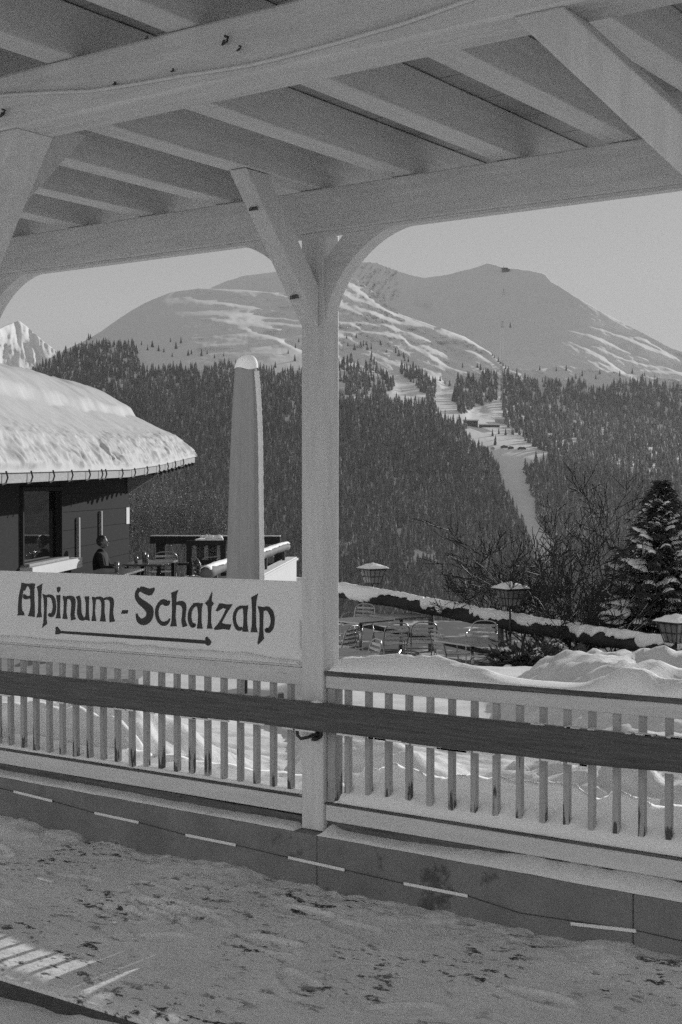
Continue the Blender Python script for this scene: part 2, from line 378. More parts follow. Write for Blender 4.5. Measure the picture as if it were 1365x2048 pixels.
# small hooks and nails in the purlin
for (px, py, big) in ((10, 227, 1), (455, 82, 1), (483, 98, .6), (298, 77, .35), (350, 142, .35), (234, 168, .35)):
    p = onY(px, py, -1.803); r = .011*big
    h = MB().tube([(p[0]-r, p[1], p[2]+r*.3), (p[0]-r*.6, p[1]-.012, p[2]-r), (p[0]+r*.8, p[1]-.012, p[2]-r*.6), (p[0]+r*.9, p[1]-.008, p[2]+r*.6), (p[0]-.2*r, p[1]-.008, p[2]+r)], .0032*max(big, .7), 6)
    h.build("screw_hook", IRON, shel)
# cable clipped to the purlin face, sagging between clips
cpts = [(-60, 195), (0, 191), (60, 187), (120, 184), (180, 182), (240, 173), (300, 163), (360, 152), (430, 142), (500, 130), (560, 116), (620, 100), (683, 83), (740, 66), (800, 49), (860, 28), (920, 6), (980, -14), (1080, -40)]
cab = MB().tube([onY(x, y, -1.807) for x, y in cpts], .0055, 8).build("cable", CABLE, smooth=True)
tag(cab, "pale electric cable sagging along the face of the nearest roof beam", "cable")

# ================================================================== KERB, FENCE
kerb = empty("concrete_kerb", (-3.4, .08, 0), "grey stained concrete kerb wall carrying the white fence", "kerb wall")
jx = [-13, -9.0, -5.9, -3.335, -1.955, .6, 3, 6, 10]
for a, b_ in zip(jx[:-1], jx[1:]):
    MB().box(a+.001, b_-.001, -.055, .26, -.4, .2195).build("kerb_block", CONC, kerb, bevel=.006)

def lerpz(x, a, za, b_, zb): return za+(zb-za)*(x-a)/(b_-a)
def railbox(x0, x1, y0, y1, za0, za1, zb0, zb1, mb=None):
    mb = mb or MB()
    return mb.hexa([(x0,y0,za0),(x1,y0,zb0),(x1,y1,zb0),(x0,y1,za0),(x0,y0,za1),(x1,y0,zb1),(x1,y1,zb1),(x0,y1,za1)])
def fence(name, label, x0, x1, bx0, step, n, zl, zr, right):
    f = empty(name, ((x0+x1)/2, .05, .22), label, "fence", "white fence panels along the walkway")
    railbox(x0, x1, .012, .088, zl[0], zl[1], zr[0], zr[1]).build("top_rail", RAILP, f, bevel=.004)
    railbox(x0, x1, .002, .108, zl[1]+.002, zl[1]+(.020 if right else .011), zr[1]+.002, zr[1]+(.020 if right else .011)).build("cap_board", CAPW if right else RAILP, f, bevel=.003)
    railbox(x0, x1, .010, .09, .268, .335, .278, .348).build("bottom_rail", RAILP, f, bevel=.005)
    MB().box(x0, x1, .028, .10, .2212, .2665).build("gap_shade_strip", CAPW, f)  # dark strip closing the gap under the rail, standing in for its shade
    railbox(x0, x1, .006, .030, .3362, .3435, .3492, .3565).build("sill_edge", CAPW, f, bevel=.002)
    for i in range(n):
        x = bx0+step*i+random.uniform(-.002, .002); zt = lerpz(x, x0, zl[0], x1, zr[0])-.0005
        MB().box(x, x+.024, .036, .062, .336, zt).build("baluster", BALUS, f, bevel=.002)
    if right:
        MB().box(x0+.001, x0+.042, .022, .078, .350, zl[0]-.001).build("end_stile", BALUS, f, bevel=.003)
    return f
fence("balustrade", "white slatted fence panel under the hand-lettered sign, left of the post", -5.49, PX0-.003, -5.317-.0925, .0925, 21, (.792, .864), (.818, .892), False)
fence("balustrade", "white slatted fence panel right of the post, its cap board buried in snow", PX1+.003, -1.31, -3.259, .0988, 19, (.816, .868), (.845, .899), True)
fence("balustrade", "white slatted fence panel outside the frame to the right", PX1+SPAN+.003, .84, -1.1, .0988, 20, (.845, .899), (.87, .924), True)
fence("balustrade", "short stretch of white slatted fence at the far left, beyond the frame edge", -7.64, -5.61, -7.55, .0925, 21, (.766, .838), (.792, .864), False)

# handrail plank in front of the posts
hr = empty("handrail", (-3.4, -.08, .6), "long dark oiled plank handrail running across the fence in front of the post", "handrail")
HY0, HY1 = -.105, -.058
def hz(px, py): return onY(px, py, HY0)
tl, tr_ = hz(0, 1344), hz(1365, 1480); bl, brr = hz(0, 1389), hz(1365, 1551); tm, bm_ = hz(606, 1402), hz(606, 1461)
zt = lambda x: lerpz(x, tl[0], tl[2], tr_[0], tr_[2])-.012*0; zb = lambda x: lerpz(x, bl[0], bl[2], brr[0], brr[2])
mbh = MB(); nseg = 40; xs = np.linspace(-7.5, -.4, nseg+1)
vs_ = []; 
for x in xs:
    ch = .004*math.sin(x*3.1)+.003*math.sin(x*9.7)
    vs_ += [(x, HY0, zb(x)+ch), (x, HY1, zb(x)+ch), (x, HY1, zt(x)), (x, HY0, zt(x))]
fs_ = [(0,1,2,3), tuple(4*nseg+k for k in (3,2,1,0))]+[(4*i+k, 4*(i+1)+k, 4*(i+1)+(k+1) % 4, 4*i+(k+1) % 4) for i in range(nseg) for k in range(4)]
MB().add(vs_, fs_).build("plank", DARKW, hr, bevel=.006)
b = MB(); pz = onY(612, 1468, -.06)
b.tube([(pz[0]-.03, -.08, pz[2]+.03), (pz[0]-.028, -.08, pz[2]-.005), (pz[0]-.012, -.078, pz[2]-.018), (pz[0]+.012, -.06, pz[2]-.012), (pz[0]+.018, -.02, pz[2]-.004), (pz[0]+.018, .004, pz[2]-.004)], .007, 8)
b.tube([(pz[0]+.018, -.004, pz[2]-.004), (pz[0]+.018, -.001, pz[2]-.004)], .026, 14)
b.box(pz[0]+.006, pz[0]+.024, -.03, -.002, pz[2]-.032, pz[2]-.016)
b.build("rail_bracket", IRON, hr)
for pxx in (330, 985, 1255): 
    q = onY(pxx, 1400+pxx*.1, HY0)
# pale splinters / frost along the edges of the plank
rr = random.Random(3); b = MB()
for i in range(26):
    x = rr.uniform(-5.3, -1.7); l = rr.uniform(.02, .14); z = zb(x)-.001+.004*math.sin(x*3.1)+.003*math.sin(x*9.7)
    b.box(x, x+l, HY0-.002, HY0+.006, z-.003, z+.004)
for i in range(14):
    x = rr.uniform(-2.4, -1.7); l = rr.uniform(.02, .06); z = zt(x)
    b.box(x, x+l, HY0+.01, HY1-.005, z-.001, z+.004)
tag(b.build("frost_rim", SNOWD, hr), kind="stuff")
b = MB(); q = onY(635, 1403, -.08)
nn = [(q[0]+.03*math.cos(a), -.082+.016*math.sin(a), zt(q[0])+.001) for a in np.linspace(0, 6.283, 12, endpoint=False)]
b.add(nn+[(q[0], -.082, zt(q[0])+.012)], [(i, (i+1) % 12, 12) for i in range(12)]); b.build("snow_crumb", SNOW, hr, smooth=True)

# snow strips lying on the kerb ledge and rails
def snow_strip(name, label, x0, x1, yf, yb_, zfun, hfun, seed, m=SNOW, nx=240, ny=12, jag=.008, rise=False):
    xs = np.linspace(x0, x1, nx); ts = np.linspace(0, 1, ny)
    P = np.zeros((ny+2, nx, 3))
    edge = yf+jag*fbm(xs*6, 0*xs+seed, seed, 5)
    for j, t in enumerate(ts):
        prof = math.sin(min(1, t*1.25)*math.pi/2)**.55 if t < .8 else 1-(t-.8)*.9
        if rise: prof = .30+.70*t
        y = edge+(yb_-edge)*t
        h = np.maximum(hfun(xs), .001)
        end = np.minimum(sst(0, .03, xs-x0), sst(0, .03, x1-xs))
        z = zfun(xs)+h*end*prof*(1+.28*fbm(xs*9, y*9, seed+3))
        P[j+1] = np.stack([xs, y, z], -1)
    P[0] = P[1]; P[0, :, 2] = zfun(xs)-.0005; P[-1] = P[-2]; P[-1, :, 2] = zfun(xs)-.0005
    o = grid_obj(name, P, m); return tag(o, label, "snow", "snow lying on the fence and kerb")
kz = lambda x: .2205+0*x
snow_strip("snow_strip", "thin strip of snow on the kerb ledge below the sign panel", -7.0, PX0-.004, -.050, .24, kz, lambda x: .018+.010*fbm(x*2, 0*x, 31), 41, SNOWD)
snow_strip("snow_strip", "snow strip on the kerb ledge right of the post, thick where it meets the post", PX1+.006, -.6, -.052, .24, kz, lambda x: .022+.05*np.exp(-((x+3.34)/.05)**2)+.034*sst(-2.9, -2.3, x)+.016*fbm(x*2, 0*x, 33), 43, SNOWD)
brz = lambda a, za, b_, zb_: (lambda x: za+(zb_-za)*(x-a)/(b_-a)+.001)
gap = lambda x: sst(.0, .05, np.abs(x+4.46))
snow_strip("snow_strip", "sloping snow packed between the slats along the left bottom rail", -5.47, PX0-.006, .031, .20, brz(-5.49, .340, -3.457, .353), lambda x: (.046+.020*fbm(x*3, 0*x, 35))*(.25+.75*gap(x)), 45, SNOW, rise=True)
snow_strip("snow_strip", "sloping snow packed between the slats along the right bottom rail", PX1+.045, -1.32, .031, .20, brz(-3.339, .340, -1.31, .353), lambda x: .150+.016*fbm(x*3, 0*x, 37), 47, SNOW, rise=True)
# snow on the top rail
def tl_z(x): return .864+.011+(.028)*(x+5.49)/2.033+.0012
snow_strip("snow_strip", "low bank of snow on the left rail along the foot of the sign", -5.48, PX0-.01, .004, .034, tl_z, lambda x: .030+.012*(sst(-3.8, -3.5, x)*-1.0)+.004*fbm(x*2, 0*x, 39), 49, SNOWD, ny=8, jag=.002)
def tr_z(x): return .868+.020+.031*(x+3.339)/2.03+.0012
def caph(x):
    a = (.046+.010*np.sin((x+3.3)*2.2))*(1-sst(-2.86, -2.42, x))+.012*np.exp(-((x+2.95)/.2)**2)
    b_ = .075*np.exp(-((x+2.03)/.13)**2)+.06*sst(-2.02, -1.75, x)*(1+.3*np.sin(x*7))
    return np.maximum(a, 0)+b_*sst(-2.4, -2.25, x)+.008
snow_strip("snow_bank", "smooth snow cap on the right-hand rail, deepest beside the post", PX1+.012, -1.32, .008, .135, tr_z, caph, 51, SNOW, ny=20, jag=.004)

# cord with white dashes along the kerb
cord = empty("marker_cord", (-3.4, -.07, .1), "thin cord with white tape dashes stretched along the kerb face", "cord")
dashes = [((28,1583),(105,1602)), ((190,1626),(278,1645)), ((372,1670),(472,1690)), ((577,1715),(690,1740)), ((808,1767),(936,1792)), ((1040,1836),(1273,1862))]
line = [(-120,1548)]+[p for d in dashes[:5] for p in d]+[(1040,1826),(1273,1861),(1365,1882),(1500,1915)]
P3 = lambda p, o=0: onY(p[0], p[1], -.060-o)
MB().tube([P3(p) for p in line], .0016, 6).build("cord", IRON, cord)
for i, (a, b_) in enumerate(dashes):
    a = np.array(P3(a, .002)); b_ = np.array(P3(b_, .002))
    if i == 5: a = a+(b_-a)*.45
    MB().beam(a, b_, .006, .0125).build("white_dash", ROPE, cord, bevel=.002)

# sign ----------------------------------------------------------------
SY = .034
sgn = empty("direction_sign", (-4.4, SY, .88), "white hand-lettered board reading Alpinum - Schatzalp above a double-ended arrow", "sign")
sl_, sr_ = onY(0, 1142, SY), onY(599, 1163, SY)
zl_ = lerpz(-5.485, sl_[0], sl_[2], sr_[0], sr_[2])
railbox(-5.485, PX0-.012, SY, SY+.026, tl_z(-5.485)+.002, zl_, tl_z(PX0)+.002, sr_[2]).build("board", SIGNP, sgn, bevel=.003)
MB().tube([onY(601, 1240, .014), onY(601.5, 1300, .014)], .004, 6).build("hinge_pin", CABLE, sgn)
C1 = lambda x, y: (20+x/5.935, 1150+y/5.935)
C2 = lambda x, y: (230+x/8.029, 1160+y/8.029)
C3 = lambda x, y: (390+x/7.583, 1170+y/7.583)
def cat_rom(pts, n=7):
    p = [np.array(q, float) for q in pts]; p = [2*p[0]-p[1]]+p+[2*p[-1]-p[-2]]; out = []
    for i in range(1, len(p)-2):
        for k in range(n):
            t = k/n; a, b_, c, d = p[i-1], p[i], p[i+1], p[i+2]
            out.append(.5*((2*b_)+(c-a)*t+(2*a-5*b_+4*c-d)*t*t+(3*b_-a-3*c+d)*t**3))
    out.append(p[-2]); return out
LET = [
 (C1, [('S',[(156,97,17),(150,150,18),(132,240,21),(122,340,21),(124,420,26),(134,455,36),(134,480,45)]), ('S',[(273,100,27),(268,180,25),(270,280,23),(272,380,25),(266,440,31),(258,493,40)]),
       ('P',[(140,90),(200,102),(300,100),(300,128),(240,130),(205,128),(180,150),(150,160)]), ('S',[(172,185,10),(186,142,13),(212,120,12),(240,135,14),(252,170,10)]), ('S',[(170,228,7),(186,262,25),(215,266,17),(250,262,20)])]),
 (C1, [('P',[(322,140),(388,100),(380,180),(373,300),(372,430),(383,500),(318,505),(337,440),(340,300),(336,200)])]),
 (C1, [('P',[(388,222),(440,240),(445,300),(440,400),(438,520),(445,580),(382,630),(400,560),(408,420),(405,300)]), ('S',[(430,252,14),(478,248,18),(515,278,21),(530,340,20),(530,400,20),(516,458,24),(488,480,22),(462,460,16)])]),
 (C1, [('P',[(552,240),(602,236),(600,300),(596,400),(598,450),(605,515),(545,515),(562,440),(565,330)]), ('P',[(560,150),(585,138),(605,150),(600,185),(578,212),(562,190)])]),
 (C1, [('P',[(628,245),(684,258),(682,300),(674,400),(674,450),(688,525),(626,520),(640,440),(642,330)]), ('S',[(664,272,15),(705,266,20),(745,283,30),(757,340,25),(751,420,23),(748,480,24),(758,532,30)])]),
 (C1, [('S',[(808,250,24),(826,310,22),(826,400,24),(828,460,28),(850,508,30),(880,522,18),(908,500,12)]), ('P',[(888,255),(943,252),(940,330),(938,430),(950,545),(893,530),(905,430),(905,330)])]),
 (C1, [('P',[(975,258),(1027,266),(1020,330),(1012,420),(1015,470),(1030,548),(970,545),(985,450),(988,340)]), ('S',[(1006,282,14),(1050,272,17),(1090,285,22),(1108,340,20),(1106,430,19),(1108,490,25),(1106,552,36)]), ('S',[(1106,292,12),(1160,277,16),(1203,290,27),(1215,340,22),(1208,430,20),(1208,490,24),(1218,556,32)])]),
 (C2, [('P',[(100,542),(125,482),(220,482),(205,540)])]),
 (C2, [('P',[(370,165),(420,103),(470,108),(520,128),(565,138),(640,118),(642,165),(600,238),(550,252),(490,230),(400,182)]), ('S',[(402,140,34),(358,205,28),(362,280,36),(418,350,48),(498,412,58),(553,470,64),(568,540,56),(540,620,58),(470,668,58),(402,652,44),(366,592,24),(352,538,13)])]),
 (C2, [('S',[(884,335,12),(838,372,46),(780,350,44),(722,382,30),(684,450,28),(676,530,28),(690,610,28),(732,680,30),(800,702,36),(860,664,22),(886,618,9)])]),
 (C2, [('P',[(908,205),(1020,158),(995,240),(990,330),(985,440),(978,600),(998,745),(890,745),(915,650),(922,450),(918,300)]), ('S',[(975,385,18),(1040,372,34),(1095,388,44),(1118,450,33),(1112,560,28),(1105,650,32),(1130,748,40)])]),
 (C2, [('S',[(1365,388,20),(1310,390,24),(1258,425,26),(1215,500,28),(1203,590,30),(1218,680,32),(1255,732,36),(1296,705,20)]), ('P',[(1285,370),(1410,366),(1415,392),(1400,400)] if 0 else [(1358,372),(1413,371),(1418,396),(1362,404)])]),
 (C3, [('P',[(-25,274),(60,275),(125,275),(110,340),(103,450),(103,560),(122,662),(35,660),(50,560),(55,450),(45,350),(20,308),(-20,305)])]),
 (C3, [('P',[(262,100),(268,130),(258,240),(292,280),(258,330),(250,420),(248,560),(270,665),(185,662),(200,560),(202,420),(195,320),(155,275),(205,225),(240,150)])]),
 (C3, [('P',[(318,390),(375,276),(420,280),(500,294),(578,290),(480,440),(412,575),(470,592),(560,598),(525,682),(430,668),(310,685),(290,660),(360,580),(420,480),(475,362),(430,350),(345,402)])]),
 (C3, [('S',[(765,332,18),(700,336,24),(645,368,24),(612,430,24),(602,510,24),(616,590,25),(650,652,30),(690,664,30),(716,640,12)]), ('P',[(722,320),(814,306),(800,400),(795,480),(795,580),(815,712),(722,705),(738,600),(742,480),(735,380)])]),
 (C3, [('P',[(858,185),(962,130),(940,220),(930,320),(930,480),(932,620),(955,718),(850,715),(868,600),(872,400),(865,260)])]),
 (C3, [('P',[(950,318),(1040,335),(1045,420),(1040,560),(1040,700),(1052,815),(965,905),(952,880),(975,760),(985,620),(985,440),(970,370)]), ('S',[(1028,372,24),(1100,356,33),(1155,410,35),(1180,490,31),(1182,570,30),(1160,650,35),(1110,692,38),(1076,660,22)])]),
]
def sgn_map(p, t): 
    q = onY(p[0], p[1], SY); return (q[0], SY-t, q[2])
def letter(cf, prims, name, mk=INK):
    mb = MB(); off = 0
    for kind, pts in prims:
        off += .0004
        if kind == 'P': mb.prism([cf(*p) for p in pts], sgn_map, -.001, .0012+off)
        else:
            s = cat_rom(pts); L_ = []; R_ = []
            for i in range(len(s)):
                d = s[min(i+1, len(s)-1)][:2]-s[max(i-1, 0)][:2]; d = d/(np.linalg.norm(d)+1e-9); nrm = np.array([-d[1], d[0]])
                L_.append(s[i][:2]+nrm*s[i][2]); R_.append(s[i][:2]-nrm*s[i][2])
            n = len(s); vs_ = []
            for t in (-.001, .0012+off):
                vs_ += [sgn_map(cf(*p), t) for p in L_]+[sgn_map(cf(*p), t) for p in R_]
            fs_ = []
            for i in range(n-1): fs_ += [(2*n+i, 2*n+i+1, 3*n+i+1, 3*n+i), (i, i+1, 2*n+i+1, 2*n+i), (n+i, 3*n+i, 3*n+i+1, n+i+1)]
            fs_ += [(0, n, 3*n, 2*n), (n-1, 3*n-1, 4*n-1, 2*n-1)]
            mb.add(vs_, fs_)
    return mb.build(name, mk, sgn)
merged = []
for i, (cf, prims) in enumerate(LET):
    if i == 12: continue
    if i == 11:
        prims = [(k, [C2(*p[:2])+((p[2]/8.029,) if len(p) > 2 else ()) for p in pts]) for k, pts in prims]+[(k, [C3(*p) for p in pts]) for k, pts in LET[12][1]]
        cf = lambda x, y: (x, y)
    letter(cf, prims, "hyphen" if i == 7 else "letter")
idc = lambda x, y: (x, y)
hd1 = [C1(*p) for p in [(540,705),(548,650),(544,622),(565,612),(590,640),(602,655),(602,690),(580,705)]]
hd2 = [C3(*p) for p in [(165,800),(185,782),(205,795),(255,860),(235,905),(205,922),(168,900)]]
letter(idc, [('P', [(120.3,1261.5),(260,1270.3),(412.4,1280.5),(412.4,1287.8),(260,1277),(120.3,1266.6)]), ('P', hd1), ('P', hd2)], "arrow")

# ================================================================== WALKWAY
def rows(a, b_, n): return np.linspace(a, b_, n)
xs = np.concatenate([rows(-13, -5.9, 120), rows(-5.88, -.6, 520), rows(-.55, 10, 120)]); ys = np.concatenate([rows(-1.462, -.3, 112), rows(-.29, -.054, 30)])
X, Y = np.meshgrid(xs, ys)
bank = sst(-.42, -.06, Y)
Z = .007*fbm(X*2.2, Y*2.2, 61, 4)+.003*fbm(X*14, Y*14, 62, 3)+bank*(.030+.045*fbm(X*1.6, Y*0+1, 63, 4))+.014*bank*fbm(X*11, Y*11, 64, 3)
rf = random.Random(41)
for k in range(60):        # trodden footprints, mostly along the walkway
    fx, fy = rf.uniform(-5.6, -.7), rf.uniform(-1.40, -.30); fa = rf.choice((0, math.pi))+rf.gauss(0, .35); L_ = rf.uniform(.12, .145); W_ = rf.uniform(.042, .055); dp = rf.uniform(.004, .011)
    if -4.3 < fx < -2.7 and fy < -1.0: continue
    m = (np.abs(X-fx) < .25) & (np.abs(Y-fy) < .25)
    u = ((X[m]-fx)*math.cos(fa)+(Y[m]-fy)*math.sin(fa))/L_; v = (-(X[m]-fx)*math.sin(fa)+(Y[m]-fy)*math.cos(fa))/(W_*(1+.25*np.clip(u, -1, 1)))
    r_ = (np.abs(u)**2.6+np.abs(v)**2.6); Z[m] += -dp*sst(1.15, .75, r_)+.5*dp*np.exp(-((r_-1.45)/.4)**2)
Z -= .012*sst(-1.40, -1.462, Y)
P = np.stack([X, Y, Z], -1)
edge = P[:1].copy(); edge[..., 2] = -.20; edge[..., 1] = -1.452
deck = grid_obj("walkway", np.concatenate([edge, P]), DECK); tag(deck, kind="structure")
b = MB().box(-13, 10, -1.468, -1.4635, -.35, -.022); stepo = b.build("walkway_edge", SHADE_DK); tag(stepo, kind="structure")  # step face below the walkway, its shade put into the dark colour
xs = rows(-13, 10, 420); ys = rows(-9, -1.47, 160); X, Y = np.meshgrid(xs, ys)
e = sst(-2.3, -1.47, Y)
Z = -.075+.02*fbm(X*1.2, Y*1.2, 71)+.012*fbm(X*7, Y*7, 72)+.035*e*sst(.05, .5, fbm(X*1.7, Y*2.5, 73)+.45*sst(-3.0, -4.2, X))
o = grid_obj("lower_path", np.stack([X, Y, Z], -1), SNOWD); tag(o, kind="structure")
# loose bits on the walkway
def lump(name, c, r, seed, m, label, cat, flat=.6, grp=None):
    rr = random.Random(seed); n = 9; vs_ = []; 
    for j in range(5):
        ph = (j/4)*math.pi/2
        for k in range(n):
            a = 2*math.pi*k/n; q = r*(.75+.5*rr.random())*math.cos(ph)
            vs_.append((c[0]+q*math.cos(a), c[1]+q*math.sin(a), c[2]+r*flat*math.sin(ph)*(.8+.3*rr.random())))
    fs_ = [(j*n+k, j*n+(k+1) % n, (j+1)*n+(k+1) % n, (j+1)*n+k) for j in range(4) for k in range(n)]+[tuple(range(4*n, 5*n))]
    o = MB().add(vs_, fs_).build(name, m, smooth=True); return tag(o, label, cat, grp)
q = onZ(137, 1643, .03); lump("snow_lump", q, .028, 1, SNOWD, "fist-sized snow lump at the foot of the kerb", "snow lump")
q = onZ(114, 1656, .012); lump("snow_lump", q, .017, 2, SNOWD, "small snow crumb lying in front of the fist-sized lump", "snow lump")
q = onZ(232, 1845, .004); lump("snow_lump", q, .010, 3, SNOW, "tiny white snow crumb alone on the trodden walkway", "snow lump")
a, b_ = onZ(78, 1755, .012), onZ(107, 1763, .012)
o = MB().beam(a, b_, .018, .008).build("tape_scrap", ROPE, bevel=.003); tag(o, "loose white tape scrap lying on the snowy walkway", "tape scrap")

# ================================================================== OUTER SNOW GROUND
def ground_z(X, Y):
    """height of the snow outside the fence"""
    dep = (X-CAM[0])*FWD[0]+(Y-CAM[1])*FWD[1]; lat = (X-CAM[0])*RGT[0]+(Y-CAM[1])*RGT[1]
    right = sst(-.040, -.012, lat/np.maximum(dep, 1))*sst(5, 8, dep)+sst(-.04, .05, lat/np.maximum(dep, 1))*(1-sst(5, 8, dep))  # 0 = hut side, 1 = lower terrace side
    prof_l = .12-.76*sst(1.0, 6.5, Y)
    prof_r = .20-.42*sst(1.5, 9, dep-5.5)-1.75*sst(14.2, 19, dep)
    z = prof_l*(1-right)+prof_r*right
    nr = sst(2.2, .25, Y)
    z = z+nr*(.05+.07*fbm(X*1.1+3, Y*1.4, 81, 3))
    z = np.maximum(z, .345*sst(.75, .3, Y)+(-9)*sst(.3, .75, Y))
    # heap against the left fence
    z = z+.34*np.exp(-((X+5.25)/.62)**4)*np.exp(-((Y-.62)/.42)**2)*(1-sst(-4.72, -4.46, X))*(1+.25*fbm(X*5, Y*5, 82, 3))
    z = z+.13*np.exp(-((X+3.75)/.45)**2)*np.exp(-((Y-.9)/.35)**2)*(1+.7*fbm(X*5, Y*5, 84, 3))+.035*fbm(X*6, Y*6, 89, 4)*sst(3, 1, Y)
    # bank behind the right fence
    z = z+.13*sst(-3.25, -2.85, X)*np.exp(-((Y-.95)/.6)**2)*(1+.8*fbm(X*3.2, Y*3.2, 83, 4))
    # big heap at the far right
    c = at(1250, 1320, 9.6); rr_ = np.hypot((dep-9.6)/1.5, (lat-2.25)/1.25)
    z = z+(.37+.13*fbm(X*2.2, Y*2.2, 85, 4)+.05*fbm(X*8, Y*8, 187, 4)+.09*fbm(X*5, Y*5, 88, 3)*sst(1.9, 1.2, lat))*np.exp(-(np.abs(dep-9.6)/1.5)**3)*sst(.98, 1.75, lat)
    hm_ = np.exp(-(np.abs(dep-9.6)/1.7)**3)*sst(.9, 1.3, lat); z = z+hm_*(.10*(.3-np.abs(fbm(X*4.2, Y*4.2, 188, 4)))+.05*fbm(X*10, Y*10, 189, 3)*sst(2.6, 1.2, lat))
    z = z+.016*fbm(X*7, Y*7, 190, 3)*sst(6, 2, Y)
    z = z+.02*fbm(X*3, Y*3, 86, 4)+.05*fbm(X*.6, Y*.6, 87, 3)
    # beyond the terraces the hillside falls away
    return z-sst(30, 60, dep)*14-.45*np.maximum(dep-45, 0)
uX = np.concatenate([rows(-42, -9, 60), rows(-8.9, 1.5, 340), rows(1.7, 40, 60)])
uY = np.concatenate([rows(.21, 3.2, 120), rows(3.27, 14, 130), rows(14.2, 90, 90)])
X, Y = np.meshgrid(uX, uY)
P = np.stack([X, Y, ground_z(X, Y)], -1)
sk = P[:1].copy(); sk[..., 2] = -.5
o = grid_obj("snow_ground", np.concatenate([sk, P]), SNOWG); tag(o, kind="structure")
q = onY(1155, 1556, .95); lump("hollow_shade", (q[0], q[1], q[2]-.05), .075, 8, SHADE_DK, "dark stone showing in the snow bank behind the right slats", "stone", .9)  # near-black lump fills in for a shaded hollow under the snow
def gz(p): return float(ground_z(np.array([p[0]]), np.array([p[1]]))[0])

# ================================================================== HUT TERRACE
VPX = 863.0; HA = YAW-math.atan((VPX-682.5)/F)
HW = np.array([-math.sin(HA), math.cos(HA), 0]); HN = np.array([math.cos(HA), math.sin(HA), 0])
HO = at(257, YH, 28.0); HO[2] = 0; HC = 6.17
def hut(a, b_, z): return HO+HW*a+HN*b_+np.array([0, 0, z])
def da(x, b_=0.0): return (HC-b_)*F/(VPX-x)          # depth where the line b = const meets picture column x
def ha(x, b_=0.0): return da(x, b_)-28.0
def hzv(x, y, b_=0.0): return 1.65-(y-YH)*da(x, b_)/F
def hbox(mb, a0, a1, b0, b1, z0, z1):
    p = [hut(a, b_, z) for z in (z0, z1) for a, b_ in ((a0, b0), (a1, b0), (a1, b1), (a0, b1))]
    return mb.hexa(p)
FLZ = -.44
o = hbox(MB(), -13, 2.4, -.0, 3.0, -.9, FLZ).build("terrace_floor", HUTL); tag(o, kind="structure")
hutE = empty("timber_hut", hut(-3, -2, FLZ), "low tarred timber hut with a thick snow covered roof behind the sign", "hut")
wt = 2.05
# wall with window opening
wx0, wx1 = ha(42), ha(118); wz0, wz1 = hzv(42, 1128), hzv(42, 983)
b = MB()
hbox(b, -13, wx0, -.14, 0, FLZ-.3, wt+.1); hbox(b, wx1, 0, -.14, 0, FLZ-.3, wt+.25); hbox(b, wx0, wx1, -.14, 0, FLZ-.3, wz0); hbox(b, wx0, wx1, -.14, 0, wz1, wt+.1)
hbox(b, -.14, 0, -5.2, -.142, FLZ-.3, wt+.3); hbox(b, -13, -.14, -5.2, -5.06, FLZ-.3, wt)
wall = b.build("wall", HUTW, hutE)
b = MB()
for k in range(8):
    z = FLZ+.1+k*.31
    hbox(b, wx1+.02, -.01, .0, .016, z, z+.303) if z+.285 < wt+.2 else None
b.build("wall_cladding", HUTW, hutE)
fr = MB(); e = .07
hbox(fr, wx0-e, wx0, .002, .05, wz0-.02, wz1+e); hbox(fr, wx1, wx1+e, .002, .05, wz0-.02, wz1+e); hbox(fr, wx0, wx1, .002, .05, wz1, wz1+e)
win = fr.build("window", HUTW, hutE, bevel=.004)
hbox(MB(), wx0, wx1, -.08, -.06, wz0, wz1).build("pane", PANE, win)
hbox(MB(), wx0-.05, wx1+.1, -.05, .14, wz0-.045, wz0-.003).build("sill", HUTL, win, bevel=.004)
hbox(MB(), wx0-.1, wx1+.75, .003, .20, wz0-.215, wz0-.05).build("lit_ledge", PLAST, hutE, bevel=.004)
for px, y0, y1 in ((158, 1035, 1116), (203, 1022, 1078)):
    a = ha(px, .06); hbox(MB(), a-.05, a+.05, .018, .075, hzv(px, y1, .06), hzv(px, y0, .06)).build("lit_door_edge", HUTL, hutE, bevel=.01)  # pale strips: sunlight on the door frame edges put into the colour
a = ha(253, .02)
hbox(MB(), -.30, -.02, .018, .03, hzv(253, 1048), hzv(253, 1015)).build("enamel_plate", PLAST, hutE, bevel=.003)
# carved bracket under the eave at the corner
b = MB(); b.prism([(0, 1.5), (.05, 1.5), (.62, 1.86), (.62, 1.95), (.0, 1.95)], lambda p, t: hut(t, .02+p[0], p[1]+.02), -.16, -.04); b.build("eave_bracket", HUTL, hutE)
# roof
BE, BR = .95, -1.75
def eave_z(a): return np.interp(a, [-13, -11, -4.2, -1.5, 1.2, 2.5], [1.80, 1.81, 1.93, 2.05, 2.22, 2.30])
RIDGE = 3.56
A = rows(-13, 2.42, 80); T = rows(0, 1, 12)
def roof_pt(a, t):   # t: 0 eave .. 1 ridge .. 2 far eave
    z = eave_z(a)+(RIDGE-eave_z(a))*np.where(t < 1, t, 2-t); return BE+(BR-BE)*t, z
top = []
b = MB()
for dz, flip in ((0, 0), (.10, 1)):
    pass
vs_, fs_ = [], []
for i, a in enumerate(A):
    for t in (0, 1, 2):
        bb, z = roof_pt(a, np.float64(t)); vs_ += [hut(a, bb, float(z)-.13), hut(a, bb, float(z))]
for i in range(len(A)-1):
    o_ = i*6; n_ = o_+6
    fs_ += [(o_, o_+2, n_+2, n_), (o_+2, o_+4, n_+4, n_+2), (o_+1, n_+1, n_+3, o_+3), (o_+3, n_+3, n_+5, o_+5), (o_, n_, n_+1, o_+1), (o_+4, o_+5, n_+5, n_+4)]
